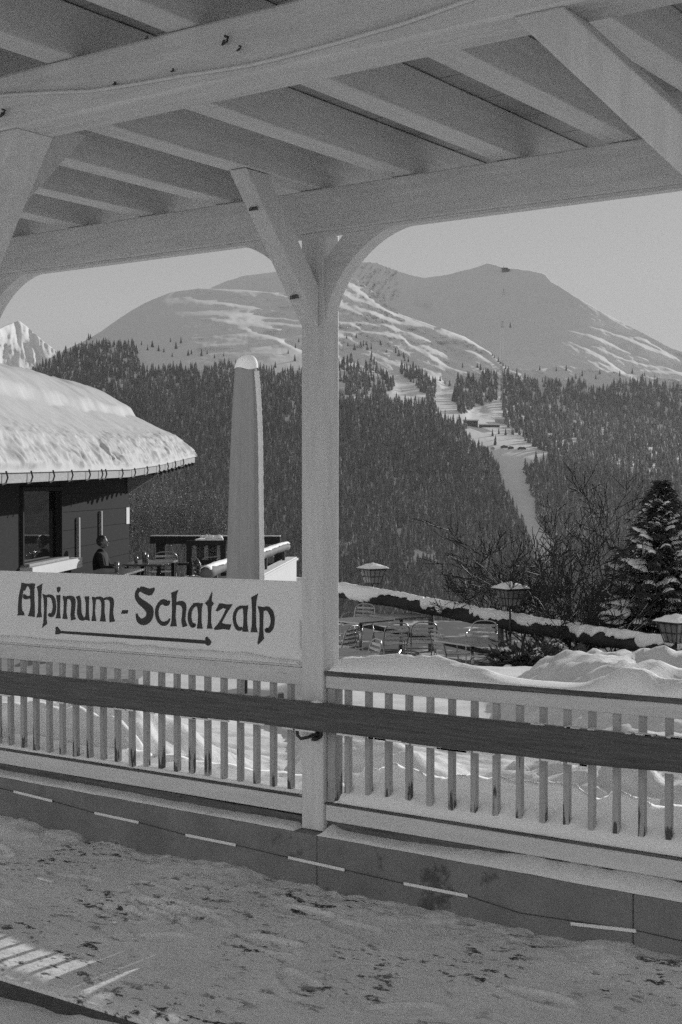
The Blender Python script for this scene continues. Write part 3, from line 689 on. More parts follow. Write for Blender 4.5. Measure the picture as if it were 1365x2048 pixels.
fs_ += [(0, 1, 3, 2), (2, 3, 5, 4)]; e_ = (len(A)-1)*6; fs_ += [(e_, e_+2, e_+3, e_+1), (e_+2, e_+4, e_+5, e_+3)]
MB().add(vs_, fs_).build("roof", HUTL, hutE)
b = MB()
for k in range(40):
    a = -12.8+k*.39
    if a > 2.3: break
    if a < -1.9: continue
    z = float(eave_z(a)); b.beam(hut(a, BE+(-.02 if a < -1.6 else .05), z-.165), hut(a, BE-1.0, z-.165+.45), .09, .06)
b.build("rafter_tails", HUTW, hutE)
for px in (12, 62, 106, 143, 178, 203, 211, 244, 269, 294, 318, 335, 350, 366):
    a = ha(px, BE+.02); z = float(eave_z(a)); 
    if a > 2.35: continue
    b = MB(); b.tube([hut(a, BE+.035, z+.02), hut(a+.02, BE+.05, z-.06), hut(a-.03, BE+.04, z-.13), hut(a-.10, BE+.012, z-.15)], .012, 6)
    b.build("gutter_hook", IRON, hutE)
# snow on the roof
nu, nv = 420, 150
A = rows(-13, 2.48, nu); V = np.concatenate([rows(-.012, .5, 110), rows(.505, 1.9, 60)]); AA, VV = np.meshgrid(A, V)
bb = BE+(BR-BE)*VV+0*AA; zr = eave_z(AA)+(RIDGE-eave_z(AA))*np.where(VV < 1, VV, 2-VV)
zr = zr-.10*np.exp(-((VV-1)/.12)**2)
th = .30*np.clip((VV+.012)/.15, 0, 1)**.62
stepv = .47+.10*fbm(AA*.55, 0*AA, 91, 3)+.10*sst(-4, -11, AA)-.06*sst(-2.0, 1, AA)
th = th+.15*sst(0, .055, VV-stepv)*(1+.3*fbm(AA*1.2, VV*3, 92))
th = th*(1+.12*fbm(AA*.9, VV*4, 93))
lump_m = sst(.34, .02, VV)*(1-sst(.5, 2.0, AA)*.7)
lm = lump_m*sst(-.012, .03, VV); ridged = np.abs(fbm(AA*4.2, VV*13, 94, 4)); th = th+lm*(.065*(.28-ridged)+.035*fbm(AA*9, VV*28, 97, 3))+.012*fbm(AA*4, VV*10, 95, 4)
hole = np.exp(-((AA-ha(240, BE))/.45)**2-((VV-.09)/.05)**2)*.28
th = np.maximum(th-hole*(.6+.6*fbm(AA*6, VV*14, 96)), .02)
endf = sst(0, .42, 2.48-AA)**.5
zz = zr+th*endf+.006
bb = bb+sst(.30, .0, VV)*sst(-.012, .02, VV)*(.05+.10*fbm(AA*2.4, VV*12, 98, 4)); aa2 = AA+sst(.5, .0, VV)*.05*fbm(AA*3+7, VV*12, 99, 3)
P = HO[None, None]+aa2[..., None]*HW+bb[..., None]*HN; P[..., 2] = zz
bot = P[:1].copy(); bot[0, :, 2] = eave_z(A)-.0; P = np.concatenate([bot, P])
endc = P[:, -1:].copy(); endc[1:, 0, 2] = zr[:, 0]*0+zr[:, -1]-.02; P = np.concatenate([P, endc], 1)
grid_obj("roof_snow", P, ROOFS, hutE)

# parapet and log rail of the hut terrace
RB = 3.08
par = empty("parapet_wall", hut(1, RB, FLZ), "low white plastered parapet at the edge of the hut terrace, right of the parasol", "wall")
a1 = ha(580, RB); zt_ = hzv(580, 1119, RB)
hbox(MB(), -6, a1, RB-.02, RB+.16, -1.6, zt_).build("wall_body", PLAST, par, bevel=.006)
hbox(MB(), -6, a1+.03, RB-.07, RB+.20, zt_+.002, zt_+.045).build("coping", PLAST, par, bevel=.006)
hbox(MB(), -6, a1, RB-.05, RB+.17, zt_+.047, zt_+.07).build("coping_snow", SNOWD, par, bevel=.01)
lr = empty("log_rail", hut(-3, RB, .4), "round log handrail with snow on top, running along the hut terrace behind the parasol", "log rail")
l0, l1 = ha(410, RB), ha(573, RB); zl0, zl1 = hzv(410, 1146, RB), hzv(573, 1093, RB)
npt = 30; pts = [hut(l0+(l1-l0)*t, RB+.03, zl0+(zl1-zl0)*t+.012*math.sin(t*9)) for t in rows(0, 1, npt)]
MB().tube(pts, [.076+.008*math.sin(i*1.3) for i in range(npt)], 12).build("log", LOG, lr, smooth=True)
def drape(name, pts, rad, par_, seed, lo0=-1.0, lo1=.9, lift=.02, mt=SNOW, side=None, ns=16, jam=.5, fr=2.0, gap_=0):
    """snow lying over a log: an arc from the far side over the top and irregularly down the near side"""
    pts = np.array(pts); n = len(pts); tdir = np.gradient(pts, axis=0); tdir /= np.linalg.norm(tdir, axis=1)[:, None]
    sd = np.cross(tdir, [0, 0, 1.0]); sd /= np.linalg.norm(sd, axis=1)[:, None]
    if side is not None:
        if (sd[n//2]@side) < 0: sd = -sd
    s = np.concatenate([[0], np.cumsum(np.linalg.norm(np.diff(pts, axis=0), axis=1))])
    up = np.array([0, 0, 1.0]); P = np.zeros((ns, n, 3))
    hi = lo1+jam*fbm(s*fr, 0*s+seed, seed, 4)+jam*.5*fbm(s*fr*4, 0*s+seed, seed+9, 3)
    for j in range(ns):
        t = j/(ns-1); an = lo0+(hi-lo0)*t
        th_ = lift*np.sin(np.clip(t*1.02, 0, 1)*math.pi)**.5*(1+.5*fbm(s*3, 0*s+j*.35, seed+5, 3))+.001
        endt = np.minimum(sst(0, .08, s), sst(0, .08, s[-1]-s))
        rr_ = rad+th_*(.2+.8*endt)
        P[j] = pts+sd*(np.sin(an)*rr_)[:, None]+up*(np.cos(an)*rr_+np.where(np.abs(an) < .9, .35*th_, 0))[:, None]
    o = grid_obj(name, P, mt, par_)
    md = o.modifiers.new("thick", 'SOLIDIFY'); md.thickness = .004; md.offset = -1
    return o
dn = 120
ptd = [hut(l0+(l1+.06-l0)*t, RB+.03, zl0+(zl1-zl0)*t+.012*math.sin(t*9)) for t in rows(0, 1, dn)]
drape("log_snow", ptd, .081, lr, 5, -1.2, .75, .018, side=HN, jam=.45)
for px in (430, 475, 530, 566):
    a = ha(px, RB); t = (a-l0)/(l1-l0); hbox(MB(), a-.03, a+.03, RB+.0, RB+.06, zt_+.071, zl0+(zl1-zl0)*t-.07).build("short_post", IRON, lr)
# rail at the far end of the terrace
fe = empty("timber_rail", hut(2.1, 1.5, FLZ), "heavy dark timber rail with snow on it at the far end of the hut terrace", "rail")
zb_ = 1.65-(1078-YH)*30.2/F
hbox(MB(), 2.02, 2.22, .02, RB-.2, zb_-.10, zb_+.06).build("beam", HUTW, fe, bevel=.01)
hbox(MB(), 2.03, 2.21, .03, RB-.2, zb_+.061, zb_+.085).build("beam_snow", SNOWD, fe, bevel=.01)
hbox(MB(), .4, 2.01, 1.30, 1.52, zb_-.08, zb_+.03).build("cross_beam", HUTW, fe, bevel=.01)
hbox(MB(), .38, 2.01, 1.30, 1.52, zb_+.031, zb_+.07).build("beam_snow", SNOW, fe, bevel=.012)
for bb_ in (.15, 1.3, 2.75): hbox(MB(), 2.05, 2.19, bb_, bb_+.2, FLZ+.001, zb_-.101).build("post", HUTW, fe, bevel=.01)
hbox(MB(), .42, .64, 1.33, 1.49, FLZ+.001, zb_-.082).build("post", HUTW, fe, bevel=.01)
hbox(MB(), 2.09, 2.14, .36, 2.74, FLZ+.35, FLZ+.40).build("lower_bar", HUTW, fe)
# glazed windscreen
def frame_at(name, label, px0, px1, y0, y1, D, m1, cat):
    p = [at(px0, y1, D), at(px1, y1, D), at(px1, y0, D), at(px0, y0, D)]
    e_ = empty(name, (p[0]+p[1])/2, label, cat); th_ = .09
    fb = MB()
    fb.beam(p[0], p[3], .1, th_, up=FWD); fb.beam(p[1], p[2], .1, th_, up=FWD)
    fb.beam(p[3]-RGT*.06, p[2]+RGT*.06, .09, .09)
    fb.beam(p[0], p[1], .07, .08)
    fb.build("frame", m1, e_, bevel=.006)
    return e_, p
ws, p = frame_at("windscreen", "dark framed glass windscreen with snow on its top bar, left of the closed parasol", 379, 447, 1086, 1124, 25.6, HUTW, "windscreen")
q = [p[0]+RGT*.05, p[1]-RGT*.05, p[2]-RGT*.05, p[3]+RGT*.05]
MB().hexa([v-FWD*.004 for v in q]+[v+FWD*.004 for v in q]).build("pane", CLEAR, ws)
for k, pp in enumerate((p[0], p[1])): MB().beam(np.array([pp[0], pp[1], FLZ]), pp-np.array([0, 0, .05]), .07, .07, up=(1, 0, 0)).build("leg", HUTW, ws)
b = MB().beam(p[3]+np.array([0, 0, .07])+RGT*.3, p[2]+np.array([0, 0, .07]), .10, .05); b.build("bar_snow", SNOW, ws, bevel=.015)
sn = MB(); rz_ = random.Random(77)
for k in range(7):
    c = p[3]+RGT*(.22+.055*k+rz_.uniform(-.02, .02))+np.array([0, 0, .09]); r0 = rz_.uniform(.035, .07); nn_ = 8; vs_ = []
    for jj in range(4):
        ph = jj/3*math.pi/2
        for q_ in range(nn_):
            a_ = 2*math.pi*q_/nn_; rr_ = r0*math.cos(ph)*rz_.uniform(.75, 1.2); vs_.append(c+RGT*rr_*math.cos(a_)+FWD*rr_*math.sin(a_)+np.array([0, 0, r0*rz_.uniform(.7, 1.15)*math.sin(ph)]))
    sn.add(vs_, [(jj*nn_+q_, jj*nn_+(q_+1) % nn_, (jj+1)*nn_+(q_+1) % nn_, (jj+1)*nn_+q_) for jj in range(3) for q_ in range(nn_)]+[tuple(range(3*nn_, 4*nn_))])
sn.build("snow_heap", SNOW, ws, smooth=True)

# furniture of the hut terrace
def slab_table(loc, rot, L_, Wd, Ht, label, group):
    t = empty("wooden_table", loc, label, "table", group)
    x, y, z = [float(c) for c in loc]
    MB().box(x-L_/2, x+L_/2, y-Wd/2, y+Wd/2, z+Ht-.035, z+Ht).build("tabletop", TABLE, t, bevel=.006)
    MB().box(x-L_/2+.004, x+L_/2-.004, y-Wd/2-.008, y-Wd/2-.0005, z+Ht-.03, z+Ht-.002).build("edge_strip", STEEL, t)
    MB().box(x-L_/2+.004, x+L_/2-.004, y+Wd/2+.0005, y+Wd/2+.008, z+Ht-.03, z+Ht-.002).build("edge_strip", STEEL, t)
    for sx in (-1, 1):
        for sy in (-1, 1):
            MB().box(x+sx*(L_/2-.08)-.03, x+sx*(L_/2-.08)+.03, y+sy*(Wd/2-.07)-.03, y+sy*(Wd/2-.07)+.03, z, z+Ht-.036).build("leg", HUTW, t)
    t.rotation_euler = (0, 0, rot); return t
TA = HA+R(90)
def tp(px, py, D): q = at(px, py, D); q[2] = FLZ; return q
slab_table(hut(-5.6, .98, FLZ), TA, 1.5, .72, .70, "dark wooden table in front of the seated person on the hut terrace", "tables on the hut terrace")
slab_table(hut(-2.9, 1.05, FLZ), TA, 1.5, .72, .70, "dark wooden table beyond the seated person, at the hut corner", "tables on the hut terrace")
slab_table(hut(-5.3, 2.45, FLZ), TA, 1.6, .70, .56, "low round-cornered dark table under the glass windscreen", "tables on the hut terrace")
def glassware(px, py, D, label, n=1, h=.13):
    q = at(px, py, D); g = MB(); g.tube([q, q+np.array([0, 0, h])], [.034, .04], 10)
    tag(g.build("drinking_glass", CLEAR, smooth=True), label, "glass")
def on_table(a, b_): return hut(a, b_, FLZ+.70)
for (a, b_, lab) in ((-5.9, 1.12, "tall drinking glass on the table nearest the seated person"), ):
    q = on_table(a, b_); g = MB().tube([q+np.array([0,0,.001]), q+np.array([0, 0, .17])], [.03, .042], 12); tag(g.build("drinking_glass", LAMPG, smooth=True), lab, "glass")
for i, (a, b_) in enumerate(((-3.2, .85), (-3.0, 1.0), (-2.75, .9))):
    q = on_table(a, b_); g = MB().tube([q+np.array([0,0,.001]), q+np.array([0, 0, .12+.03*i])], [.03, .036], 12); tag(g.build("drinking_glass", LAMPG, smooth=True), "small clear glass in the cluster on the far dark table", "glass", "glasses clustered on the far table")
# benches
bn = empty("bench", hut(-5.2, .35, FLZ), "dark wooden bench along the hut wall under the seated person", "bench")
hbox(MB(), -7.2, -3.0, .20, .55, FLZ+.40, FLZ+.44).build("seat", TABLE, bn, bevel=.006)
for a in (-7.0, -5.1, -3.2): hbox(MB(), a-.03, a+.03, .24, .51, FLZ, FLZ+.399).build("leg", HUTW, bn)
sb = empty("slatted_bench", hut(-3.8, 1.8, FLZ), "slatted bench with sun glinting on its boards beside the tables", "bench")
for k in range(5):
    hbox(MB(), -5.6, -2.2, 1.60+k*.085, 1.665+k*.085, FLZ+.40, FLZ+.425).build("slat", STEEL if k in (1, 3) else TABLE, sb, bevel=.004)  # two slats in bright metal, giving the boards their sun glint
for a in (-5.4, -3.9, -2.4): hbox(MB(), a-.03, a+.03, 1.62, 1.98, FLZ, FLZ+.399).build("leg", HUTW, sb)

# person on the bench ---------------------------------------------------
def skin_body(name, joints, edges, radii, m, parent, root=0, sub=2):
    me = bpy.data.meshes.new(name); me.from_pydata([tuple(map(float, j)) for j in joints], edges, []); me.materials.append(m)
    o = bpy.data.objects.new(name, me); COL.objects.link(o)
    md = o.modifiers.new("skin", 'SKIN'); md.use_smooth_shade = True
    for i, r in enumerate(radii):
        v = me.skin_vertices[0].data[i]; v.radius = (r, r) if not isinstance(r, tuple) else r; v.use_root = (i == root)
    sb_ = o.modifiers.new("sub", 'SUBSURF'); sb_.levels = sub; sb_.render_levels = sub
    if parent is not None: o.parent = parent; o.matrix_parent_inverse = Matrix.Translation(-Vector(parent.location))
    return o
pa_ = ha(203, .45)
pers = empty("person", hut(pa_, .42, FLZ), "person in dark winter clothes sitting on the hut terrace, face turned to the sun", "person")
def pl(a, b_, z): return hut(pa_+a, .42+b_, FLZ+z)
pers.scale = (.90, .90, .90)
J = [pl(0,0,.50), pl(0,.02,.68), pl(0,.03,.90), pl(0,.02,1.04), pl(0,.04,1.12),           # pelvis, waist, chest, neck base, neck
     pl(-.19,.03,.98), pl(-.24,.12,.74), pl(-.18,.34,.76),                                # left arm
     pl(.19,.03,.98), pl(.24,.12,.74), pl(.18,.34,.76),
     pl(-.10,.05,.49), pl(-.12,.46,.50), pl(-.12,.46,.08), pl(-.12,.60,.05),
     pl(.10,.05,.49), pl(.12,.46,.50), pl(.12,.46,.08), pl(.12,.60,.05)]
E_ = [(0,1),(1,2),(2,3),(3,4),(2,5),(5,6),(6,7),(2,8),(8,9),(9,10),(0,11),(11,12),(12,13),(13,14),(0,15),(15,16),(16,17),(17,18)]
Rr = [.17,.17,.19,.10,.06,.09,.07,.045,.09,.07,.045,.09,.075,.05,.04,.09,.075,.05,.04]
skin_body("body", J, E_, Rr, CLOTH, pers)
hc = pl(0, .06, 1.235)
def ell(mb, c, r, n=14, m_=10, fx=None):
    vs_ = []
    for j in range(m_+1):
        ph = -math.pi/2+math.pi*j/m_
        for k in range(n):
            an = 2*math.pi*k/n; v = np.array([math.cos(ph)*math.cos(an)*r[0], math.cos(ph)*math.sin(an)*r[1], math.sin(ph)*r[2]])
            if fx is not None: v = fx(v)
            vs_.append(np.array(c)+HW*v[0]+HN*v[1]+np.array([0, 0, v[2]]))
    return mb.add(vs_, [(j*n+k, j*n+(k+1) % n, (j+1)*n+(k+1) % n, (j+1)*n+k) for j in range(m_) for k in range(n)])
hd = MB(); ell(hd, hc, (.075, .095, .118), fx=lambda v: v+np.array([0, .012*(v[2] < 0), 0])*1.0)
hd.tube([hc+HN*.085+np.array([0,0,.015]), hc+HN*.118+np.array([0,0,-.012]), hc+HN*.09+np.array([0,0,-.03])], [.01, .014, .008], 6)
for s_ in (-1, 1): ell(hd, hc+HW*.078*s_+np.array([0, 0, -.005]), (.014, .022, .034), 8, 6)
head = hd.build("head", SKIN, pers, smooth=True)
ft = MB()
for s_ in (-1, 1): ell(ft, hc+HW*.03*s_+HN*.088+np.array([0, 0, .022]), (.011, .008, .007), 8, 6)
ft.tube([hc+HN*.096+HW*-.022+np.array([0,0,-.06]), hc+HN*.101+np.array([0,0,-.062]), hc+HN*.096+HW*.022+np.array([0,0,-.06])], .005, 6)
ft.build("face_features", HAIR, head)
def hairf(v):
    v = v.copy()
    if v[1] > .02: v[1] = .02+(v[1]-.02)*(.95 if v[2] > .045 else .35)
    if v[2] < -.02 and v[1] < .03: v[2] *= .9
    return v
hh = MB(); ell(hh, hc-HN*.014+np.array([0, 0, .022]), (.094, .112, .118), fx=hairf); hh.build("hair", HAIR, pers, smooth=True)
for s_ in (-1, 1):
    base = pl(.17*s_, .355, .765); jn = [base]; ed = []; rd = [(.026, .018)]
    jn.append(base+HN*.05); ed.append((0, 1)); rd.append((.032, .016))
    for k in range(4):
        o_ = HW*(-.026+.0175*k); l = [.052, .062, .058, .045][k]
        i0 = len(jn); jn += [base+HN*.075+o_, base+HN*(.075+l*.6)+o_+np.array([0, 0, -.004]), base+HN*(.075+l)+o_+np.array([0, 0, -.018])]
        ed += [(1, i0), (i0, i0+1), (i0+1, i0+2)]; rd += [.009, .008, .007]
    i0 = len(jn); jn += [base+HN*.035-HW*.03*s_+np.array([0, 0, -.004]), base+HN*.065-HW*.045*s_+np.array([0, 0, -.012])]; ed += [(0, i0), (i0, i0+1)]; rd += [.010, .008]
    skin_body("hand", jn, ed, rd, SKIN, pers, sub=1)
# bag and crumpled cloth beside the person
b = MB(); q = hut(pa_-1.0, .40, FLZ+.445); rr = random.Random(5)
for k in range(5):
    c = q+HW*(-.15+.08*k)+np.array([0, 0, .07+.05*rr.random()]); ell(b, c, (.09, .08, .075+.03*rr.random()), 9, 7, fx=lambda v: v*(.85+.3*rr.random()))
tag(b.build("crumpled_jacket", PLAST, smooth=False), "pale crumpled jacket on the bench behind the seated person", "jacket")

# ================================================================== PARASOL
pq = at(489, 1150, 14.5); pz0 = -.62; prs = empty("closed_parasol", (pq[0], pq[1], pz0), "tall closed parasol in a grey canvas cover with a snowy tip", "parasol")
ctr = lambda z: pq[:2]
prof = [(1165, 453, 525), (1100, 454, 525), (1000, 457, 523.5), (900, 460.5, 522.5), (850, 463, 521.5), (800, 465.5, 519), (760, 468, 517), (740, 470, 515), (735, 470.5, 514.5)]
nA = 144; Pp = []
for z_y, xl, xr in prof[::1]:
    l, r = at(xl, z_y, 14.5), at(xr, z_y, 14.5); c = (l+r)/2; hw = np.linalg.norm(r-l)/2; row = []
    for k in range(nA):
        an = 2*math.pi*k/nA
        dx, dy = math.cos(an), math.sin(an)
        sq = 1/(abs(dx)**3.2+abs(dy)**3.2)**(1/3.2)
        fold = 1+.022*math.cos(an*7+1.1)-.06*math.exp(-((an-5.45)/.07)**2)-.035*math.exp(-((an-4.5)/.06)**2)-.03*math.exp(-((an-5.0+.0*z_y)/.05)**2)
        row.append(c+RGT*dx*hw*min(sq, 1.12)/1.12*1.06*fold+np.array([FWD[0], FWD[1], 0])*dy*hw*.85*sq*fold)
    Pp.append(row+[row[0]])
cov = grid_obj("canvas_cover", np.array(Pp), FABRIC, prs)
cov.modifiers.new("sub", 'SUBSURF').render_levels = 2
# snow tip
l, r = at(469.5, 738, 14.5), at(515.5, 738, 14.5); c = (l+r)/2; hw = np.linalg.norm(r-l)/2; Pp = []
for j, t in enumerate(rows(0, 1, 14)):
    an2 = t*math.pi/2; rr_ = math.cos(an2)**.75; zz_ = math.sin(an2)*.145
    row = [c+RGT*(math.cos(a)*hw*1.03*rr_+.02*t)+np.array([FWD[0], FWD[1], 0])*math.sin(a)*hw*.95*rr_+np.array([0, 0, zz_+.012*math.cos(a*3+.5)*(1-t)]) for a in np.linspace(0, 2*math.pi, 33)]
    Pp.append(row)
grid_obj("snow_tip", np.array(Pp), SNOW, prs)
# rope-laced seam down the right edge, made paler to carry its sunlit rim
pts = []
for z_y, xr in ((742, 515.2), (770, 517.6), (800, 519.6), (850, 522), (900, 523.2), (1000, 524.2), (1100, 525.6), (1165, 526)):
    pts.append(at(xr-1.5, z_y, 14.40))
pts = cat_rom(pts, 12)
MB().tube(pts, [.026+.004*math.sin(i*1.9)*math.sin(i*.37) for i in range(len(pts))], 8).build("laced_seam", FABRICL, prs, smooth=True)
cz = (at(453, 1165, 14.5)+at(525, 1165, 14.5))/2
MB().tube([(cz[0], cz[1], pz0), (cz[0], cz[1], cz[2]+.1)], .035, 12).build("pole", IRON, prs)
MB().box(cz[0]-.3, cz[0]+.3, cz[1]-.3, cz[1]+.3, pz0-.05, pz0+.08).build("base", CONC, prs, bevel=.01)

# ================================================================== LOWER TERRACE
FZ = -1.63
xs = rows(-.055, .34, 90); ys = rows(19.5, 33.5, 90); LX, LY = np.meshgrid(xs, ys)
P = CAM+RGT*(LX*LY)[..., None]+np.array([FWD[0], FWD[1], 0])*LY[..., None]; P[..., 2] = FZ-.004*(LX*LY)
fl = grid_obj("terrace_floor", P, SLABS); tag(fl, kind="structure")
def chair_proto():
    c = empty("terrace_chair", (0, 0, 0), "", "chair", "aluminium chairs on the lower terrace")
    for sx in (-1, 1):
        MB().tube(cat_rom([(sx*.25, .27, 0), (sx*.255, .24, .30), (sx*.265, .21, .55), (sx*.27, .12, .645), (sx*.27, -.08, .66), (sx*.255, -.21, .68)], 5), .0125, 8).build("arm_leg", STEEL, c, smooth=True)
        MB().tube([(sx*.23, -.32, 0), (sx*.225, -.22, .43)], .0125, 8).build("rear_leg", STEEL, c, smooth=True)
    MB().tube(cat_rom([(-.225, -.215, .43), (-.235, -.27, .62), (-.22, -.31, .76), (-.13, -.335, .825), (0, -.34, .835), (.13, -.335, .825), (.22, -.31, .76), (.235, -.27, .62), (.225, -.215, .43)], 6), .0125, 8).build("back_frame", STEEL, c, smooth=True)
    b = MB()
    for k in range(4):
        z = .53+k*.075; y = -.245-.022*k; b.box(-.215+.006*k, .215-.006*k, y-.006, y+.006, z-.022, z+.022)
    b.build("backrest", STEEL, c, bevel=.004)
    b = MB()
    for k in range(7):
        y = -.19+k*.066; b.box(-.235, .235, y-.026, y+.026, .432, .447)
    b.build("seat", STEEL, c, bevel=.004)
    MB().tube([(-.24, .235, .30), (.24, .235, .30)], .009, 6).build("stretcher", STEEL, c)
    return c
def cpos(px, D, dz=0.0): 
    q = at(px, 1300, D); q[2] = FZ+dz; return q
cspec = [(782, 24.8, .35, "aluminium chair with slatted back turned to the viewer, in front of the square tables"),
         (842, 25.0, .15, "aluminium chair with slatted back beside the first one, under the dark table's right corner"),
         (716, 28.2, 2.6, "aluminium chair whose curved top shows behind the left grey table"),
         (716, 21.8, 1.9, "aluminium chair with a round armrest loop close to the post, at the nearest table"),
         (905, 23.4, -1.2, "aluminium chair with bright arm tube left of the table by the dark shrub"),
         (965, 24.6, 2.9, "aluminium chair whose curved back rises behind the table by the dark shrub"),
         (676, 24.2, 1.0, "aluminium chair half hidden by the white post"),
         (985, 21.2, .5, "aluminium chair in front of the dark shrub, mostly sunk behind the snow")]
cp0 = chair_proto()
for i, (px, D, rz, lab) in enumerate(cspec):
    c = cp0 if i == 0 else copy_tree(cp0, (0, 0, 0))
    c.location = tuple(cpos(px, D)); c.rotation_euler = (0, 0, YAW+rz); c["label"] = lab
for (a, b_, rz, lab) in ((-1.6, 1.0, .4, "aluminium chair at the far end of the hut terrace tables, nearest the hut corner"), (-.6, 1.9, 2.2, "aluminium chair on the hut terrace in front of the far timber rail"), (-3.6, 2.3, -1.1, "aluminium chair on the hut terrace left of the windscreen")):
    c = copy_tree(cp0, hut(a, b_, FLZ)); c.rotation_euler = (0, 0, HA+rz); c["label"] = lab; c["group"] = "aluminium chairs on the hut terrace"
def table_proto():
    t = empty("terrace_table", (0, 0, 0), "", "table", "square tables on the lower terrace")
    MB().box(-.44, .44, -.44, .44, .715, .738).build("tabletop", TABLE, t, bevel=.004)
    b = MB()
    for (x0, x1, y0, y1) in ((-.447, .447, -.447, -.4405), (-.447, .447, .4405, .447), (-.447, -.4405, -.4402, .4402), (.4405, .447, -.4402, .4402)): b.box(x0, x1, y0, y1, .708, .736)
    b.build("metal_rim", STEEL, t)
    MB().tube([(0, 0, .03), (0, 0, .714)], .034, 10).build("column", STEEL, t, smooth=True)
    for k in range(4):
        a = math.pi/4+k*math.pi/2; MB().tube([(.03*math.cos(a), .03*math.sin(a), .06), (.36*math.cos(a), .36*math.sin(a), .018)], .018, 6).build("foot", STEEL, t)
    return t
tp0 = table_proto()
for i, (px, D, rz, lab) in enumerate([(722, 26.2, .72, "grey square table left of the dark one, next to the white post"),
        (803, 27.0, .55, "dark square table below the snowy rail, right of the grey one"),
        (945, 22.6, .62, "square table pushed against the dark shrub"),
        (672, 21.0, .5, "nearest square table, its right corner showing beside the post")]):
    t = tp0 if i == 0 else copy_tree(tp0, (0, 0, 0))
    q = cpos(px, D); t.location = tuple(q); t.rotation_euler = (0, 0, YAW+rz); t["label"] = lab

# snow-plastered rail with lanterns
RL = np.array(at(560, 1166, 32.0)); RRt = np.array(at(1500, 1322, 21.0))
rl_pts = [RL+(RRt-RL)*t+np.array([0, 0, .035*math.sin(t*7)-.02]) for t in rows(0, 1, 200)]
rail = empty("snowy_rail", rl_pts[80]-np.array([0, 0, .9]), "heavy dark rail plastered with snow sloping down across the right side below the lanterns", "rail")
MB().tube(rl_pts[::8], [.125+.012*math.sin(i*2.1) for i in range(len(rl_pts[::8]))], 12).build("beam", STONE, rail, smooth=True)
fine = [np.array([np.interp(t, rows(0, 1, 200), [p[k] for p in rl_pts]) for k in range(3)]) for t in rows(0, 1, 900)]
drape("rail_snow", fine, .132, rail, 8, -1.5, 1.15, .055, side=-FWD, ns=24, jam=1.5, fr=1.4)
for t in (.06, .24, .42, .575, .735, .90):
    p = RL+(RRt-RL)*t; MB().tube([(p[0], p[1], p[2]-1.15), (p[0], p[1], p[2]-.08)], .06, 8).build("rail_post", LOG, rail, smooth=True)
MB().tube([p-np.array([0, 0, .62]) for p in rl_pts[::10]], .05, 8).build("lower_bar", STONE, rail)
def lantern_proto():
    L_ = empty("lantern", (0, 0, 0), "", "lantern", "lanterns along the snowy rail")
    MB().tube([(0, 0, -.75), (0, 0, .0)], .022, 8).build("stem", IRON, L_, smooth=True)
    f = MB(); hb, ht, H = .125, .20, .30
    cor = [(-1, -1), (1, -1), (1, 1), (-1, 1)]
    for k in range(4):
        a, b_ = cor[k], cor[(k+1) % 4]
        P_ = lambda c, t: np.array([c[0]*(hb+(ht-hb)*t), c[1]*(hb+(ht-hb)*t), H*t])
        f.tube([P_(a, 0), P_(a, 1)], .010, 6)
        for t in (0, .5, 1): f.tube([P_(a, t), P_(b_, t)], .008 if t == .5 else .010, 6)
        for u in (1/3, 2/3):
            f.tube([P_(a, 0)*(1-u)+P_(b_, 0)*u, P_(a, 1)*(1-u)+P_(b_, 1)*u], .006, 6)
    f.build("cage", IRON, L_)
    s = .94; g = MB(); g.hexa([(-hb*s, -hb*s, .012), (hb*s, -hb*s, .012), (hb*s, hb*s, .012), (-hb*s, hb*s, .012), (-ht*s, -ht*s, H-.008), (ht*s, -ht*s, H-.008), (ht*s, ht*s, H-.008), (-ht*s, ht*s, H-.008)]); g.build("glass", LAMPG, L_)
    r = MB(); e = .265
    r.add([(-e, -e, H+.012), (e, -e, H+.012), (e, e, H+.012), (-e, e, H+.012), (-e, -e, H+.03), (e, -e, H+.03), (e, e, H+.03), (-e, e, H+.03), (0, 0, H+.105)],
          [(3, 2, 1, 0), (0, 1, 5, 4), (1, 2, 6, 5), (2, 3, 7, 6), (3, 0, 4, 7), (4, 5, 8), (5, 6, 8), (6, 7, 8), (7, 4, 8)]); r.build("roof", IRON, L_)
    xs_ = rows(-1, 1, 21); X_, Y_ = np.meshgrid(xs_, xs_); m_ = np.maximum(abs(X_), abs(Y_))
    Z_ = H+.032+.078*(1-m_)+.035*sst(1, .72, m_)*(1+.7*fbm(X_*3, Y_*3, 101, 3))
    grid_obj("roof_snow", np.stack([X_*e*1.01, Y_*e*1.01, Z_], -1), SNOW, L_)
    return L_
lp0 = lantern_proto()
for i, (px, py, D, rz, lab) in enumerate([(746, 1167, 29.6, .55, "smallest, farthest snow-topped lantern standing against the forest"),
        (1021, 1212, 25.2, .5, "snow-topped lantern in front of the bare branches, second from the left"),
        (1352, 1284, 21.6, .62, "largest lantern, before the snowy spruce at the right edge")]):
    l = lp0 if i == 0 else copy_tree(lp0, (0, 0, 0))
    q = at(px, py, D); l.location = tuple(q); l.rotation_euler = (0, 0, YAW+rz); l["label"] = lab

